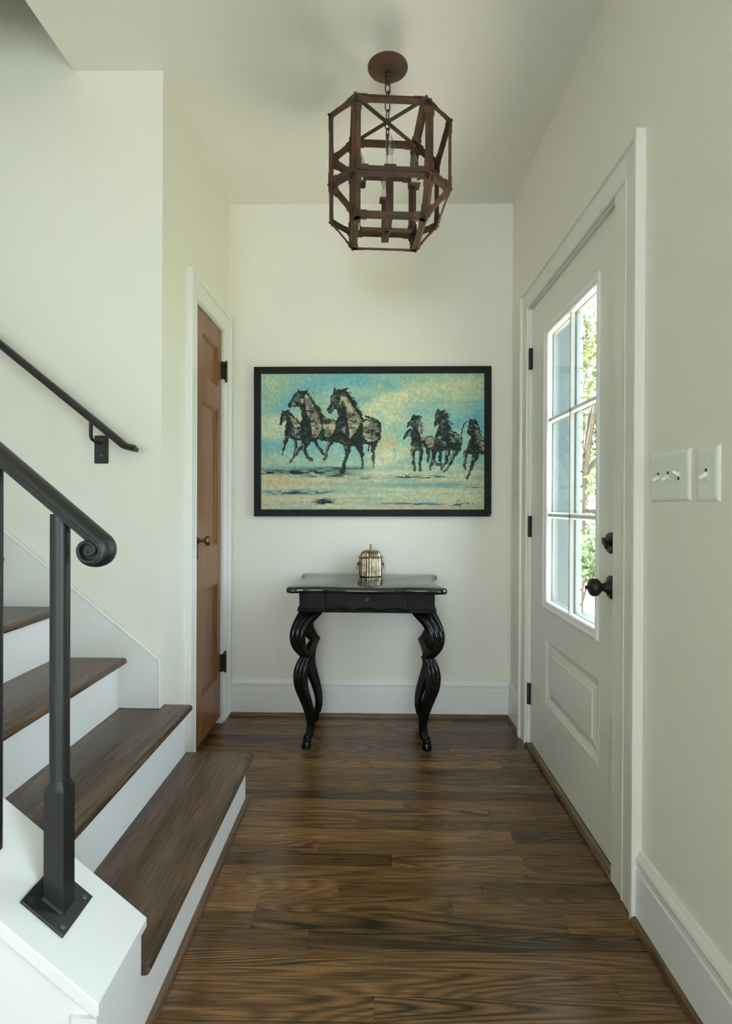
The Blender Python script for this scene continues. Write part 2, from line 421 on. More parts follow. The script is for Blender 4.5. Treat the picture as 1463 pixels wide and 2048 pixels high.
def window(n, x0, x1, y0, y1, z0, z1, axis, label):
    """a sash window standing in an opening; axis = normal of its wall"""
    t = 0.05
    r = thing('window_%d' % n, ((x0 + x1) / 2, (y0 + y1) / 2, z0), label, 'window', None, 'structure')
    def bx(mb, a0, a1, zz0, zz1, k=1.0):
        if axis == 1: mb.box(a0, a1, (y0 + y1) / 2 - 0.02 * k, (y0 + y1) / 2 + 0.02 * k, zz0, zz1)
        else: mb.box((x0 + x1) / 2 - 0.02 * k, (x0 + x1) / 2 + 0.02 * k, a0, a1, zz0, zz1)
    a0, a1 = (x0, x1) if axis == 1 else (y0, y1)
    m = MB(); bx(m, a0, a0 + t, z0, z1); bx(m, a1 - t, a1, z0, z1); bx(m, a0 + t, a1 - t, z0, z0 + t); bx(m, a0 + t, a1 - t, z1 - t, z1)
    add('window_frame', m, 'trim_paint', r)
    am, zm = (a0 + a1) / 2, (z0 + z1) / 2
    m = MB(); bx(m, am - 0.01, am + 0.01, z0 + t, z1 - t, .7); add('muntin', m, 'trim_paint', r)
    m = MB(); bx(m, a0 + t, a1 - t, zm - 0.02, zm + 0.02, .8); add('muntin', m, 'trim_paint', r)
    m = MB(); bx(m, a0 + t, a1 - t, z0 + t, z1 - t, .12); add('pane', m, 'glass', r)
window(1, -2.20, 0.50, -6.56, -6.50, 0.10, 2.30, 1, 'tall window in the wall behind the camera')
window(2, 0.84, 0.90, -1.00, 0.10, 0.15, 2.25, 0, 'unseen tall narrow window added in the front door wall beside the camera')  # unseen window, placed and sized to brighten the stair risers

# brick skin of the outside wall, white painted; bricks around the door reveal are built one by one
bk = MB().box(XO, 0.992, -6.6, -1.0, -0.3, 3.0).box(XO, 0.992, 0.1, R0 - 0.26, -0.3, 3.0).box(XO, 0.992, -1.0, 0.1, -0.3, 0.15).box(XO, 0.992, -1.0, 0.1, 2.25, 3.0).box(XO, 0.992, R1 + 0.26, 3.04, -0.3, 3.0).box(XO, 0.992, R0 - 0.26, R1 + 0.26, RZ1 + 0.13, 3.0)
bk.box(XO, 0.990, R0 - 0.26, R0 - 0.061, -0.3, RZ1 + 0.13).box(XO, 0.990, R1 + 0.061, R1 + 0.26, -0.3, RZ1 + 0.13)
skin = struct('wall_outside', bk, 'mortar', 'white painted brick outer wall beside the front door', 'wall')
bsrc = {}
def brick(y0, y1, z0):
    k = round(y1 - y0, 3)
    if k not in bsrc:
        bsrc[k] = add('brick', MB().box(XO - 0.002, 0.997, y0, y1, z0, z0 + 0.0615), 'white_brick', skin, bevel=0.003, seg=1)
    else:
        copy_part(bsrc[k], ((XO - 0.002 + 0.997) / 2, (y0 + y1) / 2, z0 + 0.03075), skin)
for i in range(34):
    z = -0.27 + i * 0.0715
    a = 0.20 if i % 2 else 0.0925
    brick(R1 + 0.058, R1 + 0.058 + a, z); brick(R0 - 0.058 - a, R0 - 0.058, z)
    if i % 2 == 0:
        brick(R1 + 0.1605, R1 + 0.1605 + 0.20, z); brick(R0 - 0.1605 - 0.20, R0 - 0.1605, z)

# ground and planting outside the door
gm = MB().box(0.99, 30, -12, 30, -0.45, -0.30)
struct('ground', gm, 'lawn', 'green lawn outside the front door', 'lawn')
bounce_slab = struct('bounce_slab', MB().box(0.999, 2.6, 0.6, 5.4, -0.31, -0.22), 'concrete', 'added pale concrete slab bouncing sunlight in through the front door', 'bounce_slab')  # sunlit slab added to throw light up through the door glass
def leaf_mass(rng, blobs, n, size):
    mb = MB()
    for _ in range(n):
        c, r = blobs[rng.randrange(len(blobs))]
        d = Vector((rng.gauss(0, 1), rng.gauss(0, 1), rng.gauss(0, 1))).normalized() * r * rng.random() ** 0.35
        p = Vector(c) + d
        u = Vector((rng.gauss(0, 1), rng.gauss(0, 1), rng.gauss(0, 1))).normalized(); w = u.orthogonal().normalized()
        s = size * rng.uniform(0.6, 1.3)
        mb.add([p - u * s, p - w * s * 0.5, p + u * s, p + w * s * 0.5], [(0, 1, 2, 3)])
    return mb
def tree(x, y, hgt, spread, leafmat, label, seed, n=2600, size=0.07):
    rng = random.Random(seed)
    t = thing('garden_tree', (x, y, -0.30), label, 'tree', 'trees seen through the front door glass')
    tr = MB().tube([(x, y, -0.32), (x + .05, y, hgt * .3), (x - .04, y + .06, hgt * .62), (x + .03, y, hgt * .85)], [0.09, 0.07, 0.05, 0.02], 8)
    blobs = []
    for k in range(9):
        a = rng.uniform(0, 2 * PI); rr = spread * rng.uniform(.2, .8); hh = hgt * rng.uniform(.28, .98)
        e = (x + rr * math.cos(a), y + rr * math.sin(a), hh)
        tr.tube([(x, y, hgt * rng.uniform(.2, .5)), ((x + e[0]) / 2, (y + e[1]) / 2, hh * .8), e], [0.035, 0.025, 0.008], 6)
        blobs.append((e, spread * rng.uniform(.35, .6)))
    add('trunk', tr, 'bark', t, smooth=True)
    add('foliage', leaf_mass(rng, blobs, n, size), leafmat, t, kind='stuff')
tree(2.75, 7.4, 3.6, 1.1, 'leaf_spring', 'yellow green spring tree just past the white brick edge', 1)
tree(4.4, 10.6, 5.0, 1.7, 'leaf_spring', 'tall pale tree farther behind the spring tree outside', 2, 3600, 0.09)
tree(5.2, 6.0, 4.2, 1.5, 'leaf_green', 'broad green tree out to the right of the lawn', 3, 2600, 0.09)
def shrub(x, y, h, r, label, seed):
    rng = random.Random(seed)
    t = thing('garden_shrub', (x, y, -0.30), label, 'shrub', 'shrubs on the lawn outside')
    st = MB(); blobs = []
    for k in range(6):
        a = k * PI / 3; e = (x + r * .6 * math.cos(a), y + r * .6 * math.sin(a), h * rng.uniform(.3, .8))
        st.tube([(x, y, -.31), e], [0.02, 0.008], 5); blobs.append((e, r * .6))
    add('stem', st, 'bark', t); add('foliage', leaf_mass(rng, blobs, 1500, 0.05), 'leaf_green', t, kind='stuff')
shrub(2.25, 6.2, 0.75, 0.42, 'low green shrub nearest the front door outside', 5)
shrub(3.3, 9.0, 1.0, 0.6, 'rounded green shrub at the foot of the spring tree', 6)

# ------------------------------------------------------------------ baseboards and shoe moulding
def base_profile(t=0.016):
    return [(0, 0), (t, 0), (t, 0.142), (t - 0.003, 0.146), (t - 0.003, 0.163), (t, 0.166), (t + 0.001, 0.172), (t - 0.002, 0.181), (t - 0.007, 0.189), (t - 0.010, 0.196), (0, 0.197)]
def shoe_profile(t=0.016):
    return [(t, 0), (t + 0.014, 0), (t + 0.0135, 0.008), (t + 0.010, 0.015), (t + 0.004, 0.0185), (t, 0.019)]
def moulding(prof, run, y_or_x, a, b, sgn):
    """run 'x': along X at wall plane Y, projecting -Y; run 'y': along Y at plane X, projecting sgn*X"""
    if run == 'x': return MB().prism([(y_or_x - p, z) for p, z in prof], 0, a, b)
    return MB().prism([(y_or_x + sgn * p, z) for p, z in prof], 1, a, b)
bb = struct('baseboard_back', moulding(base_profile(), 'x', YB, XL, XR, 0), 'trim_paint', 'tall white baseboard along the end wall under the picture', 'baseboard')
add('shoe_moulding', moulding(shoe_profile(), 'x', YB, XL + 0.02, XR - 0.005, 0), 'oak_shoe', bb, label='brown oak shoe moulding')
CR0, CR1 = 1.470, 2.655     # front door casing outer edges
b1 = struct('baseboard_right', moulding(base_profile(), 'y', XR, 0.12, CR0, -1), 'trim_paint', 'tall white baseboard below the light switches', 'baseboard')
add('shoe_moulding', moulding(shoe_profile(), 'y', XR, 0.12, CR0 + 0.002, -1), 'oak_shoe_y', b1, label='brown oak shoe moulding')
b2 = struct('baseboard_right_end', moulding(base_profile(), 'y', XR, CR1, YB - 0.016, -1), 'trim_paint', 'short white baseboard between door casing and end wall', 'baseboard')
add('shoe_moulding', moulding(shoe_profile(), 'y', XR, CR1, YB - 0.03, -1), 'oak_shoe_y', b2, label='brown oak shoe moulding')

# ------------------------------------------------------------------ front door
d1 = thing('door_1', (0.757, (DY0 + DY1) / 2, DZ0), 'white front door with six glass panes and dark bronze knob', 'door', None, 'structure')
XD = 0.7348; XB = XD + 0.045
GY0, GY1, GZ0, GZ1 = 1.806, 2.338, 0.712, 1.880     # clear opening of the glazed part
PY0, PY1, PZ0, PZ1 = 1.774, 2.332, 0.276, 0.566     # lower panel outer
# panel recess
sl = MB()
sl.box(XD, XB, DY0, PY0, DZ0, DZ1).box(XD, XB, PY1, DY1, DZ0, GZ0).box(XD, XB, GY1, DY1, GZ0, GZ1).box(XD, XB, PY1, DY1, GZ1, DZ1)
sl.box(XD, XB, PY0, PY1, DZ0, PZ0).box(XD, XB, PY0, PY1, PZ1, GZ0).box(XD, XB, PY0, PY1, GZ1, DZ1)
sl.box(XD, XB, PY0, GY0, GZ0, GZ1)
sl.box(XD + 0.012, XB, PY0, PY1, PZ0, PZ1)
add('door_slab', sl, 'door_paint', d1)
def frame_ring(y0, y1, z0, z1, prof):
    """rectangular picture-frame moulding on the slab face; prof: (inset, x)"""
    secs = []
    rings = []
    for ins, x in prof:
        rings.append([(x, y0 + ins, z0 + ins), (x, y1 - ins, z0 + ins), (x, y1 - ins, z1 - ins), (x, y0 + ins, z1 - ins)])
    mb = MB(); n = len(rings)
    vs = [p for r in rings for p in r]; fs = []
    for i in range(n - 1):
        for k in range(4):
            k2 = (k + 1) % 4; fs.append((i * 4 + k, i * 4 + k2, (i + 1) * 4 + k2, (i + 1) * 4 + k))
    return mb.add(vs, fs)
add('panel_moulding', frame_ring(PY0, PY1, PZ0, PZ1, [(0, XD + 0.003), (0, XD - 0.0005), (0.006, XD - 0.001), (0.009, XD + 0.002), (0.030, XD + 0.009), (0.036, XD + 0.010), (0.036, XD + 0.013)]), 'door_paint', d1)
add('raised_panel', frame_ring(PY0 + 0.036, PY1 - 0.036, PZ0 + 0.036, PZ1 - 0.036, [(0, XD + 0.013), (0, XD + 0.010), (0.004, XD + 0.0095), (0.006, XD + 0.0085), (0.026, XD + 0.0035), (0.028, XD + 0.001)]).add(
    [(XD + 0.001, PY0 + .064, PZ0 + .064), (XD + 0.001, PY1 - .064, PZ0 + .064), (XD + 0.001, PY1 - .064, PZ1 - .064), (XD + 0.001, PY0 + .064, PZ1 - .064)], [(0, 1, 2, 3)]), 'door_paint', d1)
add('glazing_frame', frame_ring(GY0 - 0.024, GY1 + 0.024, GZ0 - 0.024, GZ1 + 0.024, [(0, XD + 0.001), (0, XD - 0.006), (0.003, XD - 0.009), (0.010, XD - 0.009), (0.014, XD - 0.006), (0.030, XD - 0.001), (0.034, XD + 0.004), (0.034, XD + 0.020)]), 'trim_paint', d1)
XG = XD + 0.022
panes_y = [GY0 + 0.008, (GY0 + GY1) / 2, GY1 - 0.008]
rows = [GZ0 + 0.008, 1.092, 1.498, GZ1 - 0.008]
for xs in ((XD + 0.006, XG - 0.0045), (XG + 0.0045, XB - 0.004)):
    mu = MB().prism([(xs[0] if xs[0] < XG else xs[1], panes_y[1] - 0.006), (xs[1] if xs[0] < XG else xs[0], panes_y[1] - 0.013), (xs[1] if xs[0] < XG else xs[0], panes_y[1] + 0.013), (xs[0] if xs[0] < XG else xs[1], panes_y[1] + 0.006)], 2, rows[0], rows[3])
    add('muntin', mu, 'trim_paint' if xs[0] < XG else 'outer_paint', d1)
    for zz in rows[1:3]:
        xo, xi = (xs[0], xs[1]) if xs[0] < XG else (xs[1], xs[0])
        mu = MB().prism([(xo, zz - 0.006), (xi, zz - 0.013), (xi, zz + 0.013), (xo, zz + 0.006)], 1, GY0, GY1)
        add('muntin', mu, 'trim_paint' if xs[0] < XG else 'outer_paint', d1)
for i in range(2):
    for j in range(3):
        add('pane', MB().box(XG - 0.004, XG + 0.004, panes_y[i] - 0.008, panes_y[i + 1] + 0.008, rows[j] - 0.008, rows[j + 1] + 0.008), 'glass', d1)
gs = MB()
for (a, b, c, d) in ((GY0 - .001, GY0 + .010, GZ0, GZ1), (GY1 - .010, GY1 + .001, GZ0, GZ1), (GY0, GY1, GZ0 - .001, GZ0 + .010), (GY0, GY1, GZ1 - .010, GZ1 + .001)):
    gs.box(XG + 0.0045, XB - 0.003, a, b, c, d)
add('glazing_bead', gs, 'outer_paint', d1)
add('bottom_sweep', MB().box(XD + 0.003, XB - 0.003, DY0 + 0.003, DY1 - 0.003, 0.013, DZ0), 'seal_black', d1)
# knob, deadbolt, hinges, strike
KY = 1.685
kn = add('rose', MB().lathe([(0.0365, 0), (0.0365, 0.004), (0.033, 0.008), (0.024, 0.010), (0.017, 0.018), (0.014, 0.024)], 28, (XD, KY, 0.879), (-1, 0, 0)), 'bronze', d1, smooth=True)
add('door_knob', MB().lathe([(0.014, 0.018), (0.0125, 0.030), (0.015, 0.036), (0.022, 0.040), (0.0275, 0.047), (0.029, 0.055), (0.027, 0.063), (0.021, 0.069), (0.012, 0.072), (1e-7, 0.073)], 28, (XD, KY, 0.879), (-1, 0, 0)).bar((XD - .072, KY, .879), (XD - .083, KY, .879), .004, .011), 'bronze', d1, smooth=True)
db = add('deadbolt_plate', MB().lathe([(0.033, 0), (0.033, 0.007), (0.030, 0.011), (1e-7, 0.012)], 28, (XD, KY, 1.017), (-1, 0, 0)), 'bronze', d1, smooth=True)
tp = MB().lathe([(0.010, 0.010), (0.008, 0.020)], 16, (XD, KY, 1.017), (-1, 0, 0))
R = []
for (q, w, h) in ((-0.024, .003, .006), (-0.015, .006, .010), (0.0, .005, .008), (0.015, .0055, .009), (0.022, .003, .005)):
    R.append([(XD - 0.022 - sx * w, KY + q * .8, 1.017 + q * .45 + sz * h) for sx, sz in ((-1, -1), (1, -1), (1, 1), (-1, 1))])
tp.sweep(R)
add('thumb_turn', tp, 'bronze', db, smooth=True)
for z in (1.824, 1.034, 0.244):
    hg = add('hinge', MB().lathe([(0.0075, -0.050), (0.0075, 0.050)], 14, (XD - 0.008, DY1 + 0.004, z)), 'black_hinge', d1, smooth=True)
    add('hinge_leaf', MB().box(XD - 0.004, XD - 0.0005, DY1 - 0.010, DY1 + 0.016, z - 0.050, z + 0.050), 'black_hinge', hg)
add('latch_plate', MB().box(XD - 0.0008, XD + 0.002, DY0 - 0.004, DY0 + 0.004, 0.855, 0.903), 'black_hinge', d1)

# frame of the front door: jambs, stops, casing, threshold
fr = thing('trim_1', (XR, (R0 + R1) / 2, 0), 'white casing and jambs around the front door', 'door casing', None, 'structure')
jb = 0.0
add('jamb', MB().box(XR - 0.004, XB + 0.004, R0 - 0.0, R0 + 0.004, 0, RZ1), 'door_paint', fr)
add('jamb', MB().box(XR - 0.004, XB + 0.004, R1 - 0.004, R1, 0, RZ1), 'door_paint', fr)
add('jamb', MB().box(XR - 0.004, XB + 0.004, R0, R1, RZ1 - 0.004, RZ1), 'door_paint', fr)
# outside: dark stepped door frame against the brick
for s, e in ((1, R1), (-1, R0)):
    m = MB()
    for (xa, xb, dd) in ((XB + 0.004, XB + 0.030, -0.018), (XB + 0.030, XB + 0.055, -0.011), (XB + 0.055, XO + 0.002, -0.006), (XO + 0.002, XO + 0.030, 0.002)):
        y0, y1 = sorted((e + s * dd, e + s * 0.062)); m.box(xa, xb, y0, y1, 0.0, RZ1 + 0.03)
    add('outer_frame', m, 'jamb_dark', fr)
add('outer_frame', MB().box(XB + 0.004, XO + 0.030, R0 - 0.06, R1 + 0.06, RZ1 - 0.012, RZ1 + 0.15), 'jamb_dark', fr)
add('threshold', MB().prism([(XR - 0.012, 0.0), (XR - 0.008, 0.010), (XR + 0.012, 0.013), (XO, 0.013), (XO, -0.01), (XR, -0.01)], 1, R0, R1), 'bare_wood_edge', fr, label='worn wooden threshold')
add('sill', MB().box(XO, 1.06, R0 - 0.06, R1 + 0.06, -0.30, -0.01), 'mortar', fr)
def casing(y0, y1, z0, z1, side):
    """flat casing with bead and backband; side: which edge is the outer one"""
    return None
CW = 0.092
def cas_prof(w):   # (distance from inner edge, projection)
    return [(0, 0), (0, 0.012), (0.004, 0.016), (0.009, 0.016), (0.011, 0.014), (w - 0.020, 0.016), (w - 0.018, 0.024), (w - 0.012, 0.027), (w, 0.027), (w, 0)]
def casing_set(par, xw, sgn, y0, y1, ztop, w0, w1, wt, mat, zb0=0.0, zb1=0.0):
    """two legs and a head on wall plane xw, projecting sgn; y0/y1 inner edges"""
    add('casing', MB().prism([(xw + sgn * p, y0 - d) for d, p in cas_prof(w0)], 2, zb0, ztop + wt - 0.0005), mat, par)
    add('casing', MB().prism([(xw + sgn * p, y1 + d) for d, p in cas_prof(w1)], 2, zb1, ztop + wt - 0.0005), mat, par)
    add('casing', MB().prism([(xw + sgn * p * 0.985, ztop + d) for d, p in cas_prof(wt)], 1, y0 - w0 + 0.021, y1 + w1 - 0.021), mat, par)
casing_set(fr, XR, -1, R0 - 0.006 - 0.066 + 0.0, R1 + 0.004, RZ1 + 0.004, R0 - 0.072 - CR0, CR1 - R1 - 0.004, 0.092, 'door_paint')
# inner flat band between the near casing and the slab
add('jamb_face', MB().box(XR - 0.010, XR + 0.002, R0 - 0.074, R0 + 0.002, 0, RZ1 + 0.004), 'door_paint', fr)
add('threshold_strip', MB().box(XR - 0.016, XR - 0.002, R0 + 0.002, R1 - 0.002, 0.0, 0.014), 'oak_shoe_y', fr, label='brown oak strip at the door foot', bevel=0.004)

# ------------------------------------------------------------------ closet door
d2 = thing('door_2', (XL - 0.02, (LY0 + LY1) / 2, 0.03), 'reddish brown wooden closet door with three panels and brass knob', 'door', None, 'structure')
LX0, LX1 = XL - 0.036, XL - 0.001
ly0, ly1, lz0, lz1 = LY0 + 0.004, LY1 - 0.003, 0.035, LZ1 - 0.004
py0, py1 = 2.470, 2.717
pans = [(0.238, 0.734), (0.922, 1.615), (1.722, 1.926)]
m = MB().box(LX0, LX1, ly0, py0, lz0, lz1).box(LX0, LX1, py1, ly1, lz0, lz1)
zs = [lz0] + [q for p_ in pans for q in p_] + [lz1]
rails = [(lz0, pans[0][0]), (pans[0][1], pans[1][0]), (pans[1][1], pans[2][0]), (pans[2][1], lz1)]
add('stile', MB().box(LX0, LX1, ly0, py0, lz0, lz1), 'door_wood', d2)
add('stile', MB().box(LX0, LX1, py1, ly1, lz0, lz1), 'door_wood', d2)
for a, b in rails: add('rail', MB().box(LX0, LX1 - 0.0004, py0, py1, a, b), 'door_wood', d2)
for a, b in pans:
    add('panel', MB().box(LX0 + 0.006, LX1 - 0.014, py0, py1, a, b), 'door_wood', d2)
    X = LX1
    add('panel_moulding', frame_ring(py0, py1, a, b, [(0, X - 0.001), (0.002, X - 0.001), (0.006, X - 0.003), (0.008, X - 0.006), (0.014, X - 0.008), (0.016, X - 0.012), (0.022, X - 0.0132), (0.022, X - 0.015)]), 'door_wood', d2)
kz = 0.968
add('escutcheon', MB().lathe([(0.017, 0), (0.015, 0.004), (0.012, 0.006)], 20, (LX1, 2.404, kz), (1, 0, 0)).box(LX1, LX1 + 0.002, 2.397, 2.411, kz - 0.075, kz).lathe([(0.009, 0), (0.009, 0.003)], 14, (LX1, 2.404, kz - 0.075), (1, 0, 0)), 'dark_brass', d2, smooth=True)
add('door_knob', MB().lathe([(0.011, 0.005), (0.012, 0.010), (0.008, 0.013), (0.0075, 0.022), (0.010, 0.024), (0.0075, 0.028), (0.008, 0.032), (0.014, 0.036), (0.021, 0.042), (0.0235, 0.049), (0.021, 0.056), (0.012, 0.061), (1e-7, 0.062)], 24, (LX1, 2.404, kz), (1, 0, 0)), 'brass', d2, smooth=True)
for z in (1.822, 0.312):
    hy = LY1 + 0.022
    hg = add('hinge', MB().lathe([(1e-7, -0.058), (0.006, -0.054), (0.006, -0.050), (0.003, -0.047), (0.0065, -0.046), (0.0065, 0.046), (0.003, 0.047), (0.006, 0.050), (0.006, 0.054), (1e-7, 0.058)], 14, (XL + 0.018, hy, z)), 'dark_brass', d2, smooth=True)
    add('hinge_leaf', MB().box(XL + 0.0005, XL + 0.004, LY1 - 0.012, LY1 + 0.001, z - 0.045, z + 0.045).box(XL + 0.0005, XL + 0.0135, LY1 - 0.002, LY1 + 0.0005, z - 0.045, z + 0.045).box(XL + 0.0105, XL + 0.0135, LY1, hy, z - 0.045, z + 0.045).box(XL + 0.002, XL + 0.018, hy - 0.004, hy - 0.001, z - 0.045, z + 0.045), 'dark_brass', hg)
t2 = thing('trim_2', (XL, (LY0 + LY1) / 2, 0), 'white casing around the brown closet door', 'door casing', None, 'structure')
casing_set(t2, XL, 1, LY0 - 0.002, LY1 + 0.030, LZ1 + 0.004, 0.098, 0.078, 0.098, 'trim_paint')
add('jamb', MB().box(XL - 0.06, XL + 0.006, LY0 - 0.003, LY0 + 0.002, 0, LZ1), 'trim_paint', t2)
add('jamb', MB().box(XL - 0.06, XL + 0.010, LY1 - 0.001, LY1 + 0.032, 0, LZ1 + 0.004), 'trim_paint', t2)
add('jamb', MB().box(XL - 0.06, XL + 0.006, LY0, LY1, LZ1 - 0.002, LZ1 + 0.005), 'trim_paint', t2)

# ------------------------------------------------------------------ staircase
RISE, RUN, SL = 0.1873, 0.2295, 0.82
NOSE0 = -0.458
YN, YF = 1.097, YS - 0.018       # near face of the flight (curb) and skirt board face
st = thing('staircase', (-0.9, 1.5, 0), 'staircase with dark oak treads and white risers climbing left', 'staircase')
for k in range(11):
    z = RISE * (k + 1) if k else 0.187
    xn = NOSE0 - RUN * k
    yb = {0: 2.040, 1: 2.022}.get(k, YF)
    xb = xn - RUN - 0.030
    if k == 1: pass
    r = 0.0125
    prof = [(xb, z - 0.025), (xn - r, z - 0.025)] + [(xn - r + r * math.sin(t), z - r - r * math.cos(t)) for t in [PI * q / 8 for q in range(1, 8)]] + [(xn - r, z), (xb, z)]
    mb = MB()
    if k == 1:     # wraps round the corner of the stair wall
        mb.prism(prof, 1, YN, YF)
        prof2 = [(XL + 0.003 if a < -0.75 else a, b) for a, b in prof]
        mb.prism(prof2, 1, YF, yb)
    else:
        mb.prism(prof, 1, YN, yb)
    add('tread', mb, 'oak_tread', st, smooth=True, angle=0.5)
    xr = xn - 0.030
    rm = MB().box(xr - 0.018, xr, YN, yb - 0.012 if k < 2 else YF, z - RISE + (0.0 if k == 0 else 0.0), z - 0.025)
    if k == 0: rm.box(-0.70, xr - 0.018, yb - 0.030, yb - 0.012, 0, z - 0.025)
    if k == 1: rm.box(XL + 0.003, xr - 0.018, YS + 0.0, yb - 0.012, z - RISE, z - 0.025)
    add('riser', rm, 'trim_paint', st)
    if k: add('cove', MB().prism([(xr, z - 0.025), (xr + 0.008, z - 0.025), (xr, z - 0.033)], 1, YN, yb - 0.012 if k < 2 else YF), 'trim_paint', st)
add('shoe_moulding', MB().prism([(NOSE0 - 0.030, 0), (NOSE0 - 0.016, 0), (NOSE0 - 0.018, 0.012), (NOSE0 - 0.024, 0.019), (NOSE0 - 0.030, 0.02)], 1, YN, 2.045), 'oak_shoe_y', st, label='brown oak shoe moulding')
# skirt board on the wall with a small cap moulding
s0 = (-0.797, 0.3755); 
sk = [(-0.797, 0.376), (-0.797, 0.545), (-0.812, 0.560), (-3.3, 0.560 + 2.488 * SL), (-3.3, 0.10 + 2.488 * SL), (-0.95, 0.376)]
add('skirt_board', MB().prism(sk, 1, YF, YS), 'trim_paint', st)
cp = MB()
pth = [(-0.797, 0.376), (-0.797, 0.552), (-0.806, 0.562), (-3.3, 0.562 + 2.494 * SL)]
for a, b in zip(pth[:-1], pth[1:]):
    cp.bar((a[0], YF - 0.001, a[1]), (b[0], YF - 0.001, b[1]), 0.010, 0.008, up=(0, 1, 0))
add('skirt_cap', cp, 'trim_paint', st, bevel=0.002, seg=1)
# knee wall with its sloped cap on the open side
KX, KY0, KY1, KZ = -0.466, 0.904, 1.098, 0.282
kwx = KX - 0.010
add('knee_wall', MB().prism([(kwx, 0), (kwx, KZ - 0.028), (-3.3, KZ - 0.02 + (KX + 3.3) * SL), (-3.3, 0)], 1, KY0 + 0.014, KY1 - 0.004), 'trim_paint', st)
add('knee_wall_trim', MB().box(kwx - 0.040, kwx + 0.004, KY0 + 0.006, KY0 + 0.016, 0, KZ - 0.030), 'trim_paint', st)
cap_t = 0.018
add('knee_cap', MB().prism([(KX, KZ), (KX, KZ - cap_t), (KX - 0.006, KZ - cap_t - 0.006), (-3.3, KZ - cap_t * 1.3 + (KX + 3.3) * SL), (-3.3, KZ + (KX + 3.3) * SL)], 1, KY0, KY1), 'trim_paint', st, bevel=0.0015, seg=2)
add('filler', MB().prism([(KX - 0.012, 0.0), (KX - 0.012, 0.16), (-3.3, 0.16 + 2.83 * SL - 0.12), (-3.3, 0)], 1, KY1 - 0.03, KY1 - 0.002), 'trim_paint', st)

# ------------------------------------------------------------------ iron stair railing on the knee wall
rl = thing('stair_railing', (-0.59, 1.0, 0.38), 'black iron stair railing with scrolled handrail end on the white knee wall', 'railing')
def capz(x): return KZ + (KX - x) * SL
PX, PY = -0.590, 1.000
sd = Vector((-1, 0, SL)).normalized(); nm = Vector((SL, 0, 1)).normalized(); yy = Vector((0, 1, 0))
# base plate
pc = Vector((PX - 0.004, PY, capz(PX - 0.004)))
h = 0.050
plate = MB().sweep([[pc + nm * t + sd * a * h + yy * b * h for a, b in ((-1, -1), (1, -1), (1, 1), (-1, 1))] for t in (0.0, 0.005)])
bp_ = add('base_plate', plate, 'iron', rl, bevel=0.001, seg=1)
for a in (-1, 1):
    for b in (-1, 1):
        c = pc + nm * 0.004 + sd * a * 0.037 + yy * b * 0.037
        add('screw', MB().lathe([(0.0062, 0), (0.0062, 0.002), (0.0035, 0.0028), (1e-7, 0.0024)], 14, c, nm), 'screw_steel', bp_, smooth=True)
# newel post: square foot, chamfered into a round shaft
q = 0.0185; rr = 0.0172
def ring_sq(z, hw, sl=False): 
    out = []
    for i in range(16):
        t = 2 * PI * i / 16 + PI / 16 * 0
        cx_, cy_ = math.cos(t), math.sin(t); k = 1 / max(abs(cx_), abs(cy_))
        out.append((PX + cx_ * k * hw, PY + cy_ * k * hw, z if not sl else capz(PX + cx_ * k * hw) + 0.004))
    return out
def ring_c(z, r): return [(PX + math.cos(2 * PI * i / 16) * r, PY + math.sin(2 * PI * i / 16) * r, z) for i in range(16)]
nw = MB().sweep([ring_sq(0, q, True), ring_sq(0.596, q), ring_sq(0.600, q - 0.0006), ring_c(0.616, rr), ring_c(1.112, rr)])
add('newel_post', nw, 'iron', rl, smooth=True, angle=0.45)
add('weld', MB().tube([pc + nm * 0.005 + sd * a * (q * 1.28) + yy * (-q - .001) for a in (-1, 1)], 0.004, 8).tube([pc + nm * 0.005 + sd * -(q * 1.28) + yy * a * q for a in (-1, 1)], 0.003, 8), 'iron', bp_, smooth=True)
# balusters going up the slope
def railz(x): return 1.1307 - 0.84 * (x + 0.5946) - 0.022
for i, bx_ in enumerate([-0.712, -0.826, -0.940, -1.054, -1.168, -1.282, -1.396, -1.510, -1.624, -1.738, -1.852]):
    mb = MB().tube([(bx_, PY, capz(bx_) - 0.002), (bx_, PY, railz(bx_) + 0.012)], 0.0125, 12)
    add('baluster', mb, 'iron', rl, smooth=True)
# handrail: half round top on a flat bar, ending in a scroll
HW = 0.0255
c0 = Vector((-0.5249, 1.0462))
ang = math.atan(0.840)
tdir = Vector((math.cos(ang), -math.sin(ang)))   # going down to the right
top_n = Vector((math.sin(ang), math.cos(ang)))
RAD = [(0.0, 0.0210), (0.25, 0.0240), (0.5, 0.0215), (0.75, 0.0190), (1.0, 0.0140), (1.3, 0.0100), (1.6, 0.0070)]
def scroll_r(t):
    for (t0, r0), (t1, r1) in zip(RAD[:-1], RAD[1:]):
        if t <= t1: u = (t - t0) / (t1 - t0); return r0 + (r1 - r0) * u
    return RAD[-1][1]
startp = c0 + top_n * RAD[0][1]
straight = [startp - tdir * s for s in (1.85, 1.2, 0.6, 0.3, 0.12, 0.05, 0.02)]
NSP = 56; turns = 1.6
spiral = []
for i in range(NSP + 1):
    t = i / NSP * turns
    a = math.atan2(top_n.y, top_n.x) - t * 2 * PI
    spiral.append(c0 + Vector((math.cos(a), math.sin(a))) * scroll_r(t))
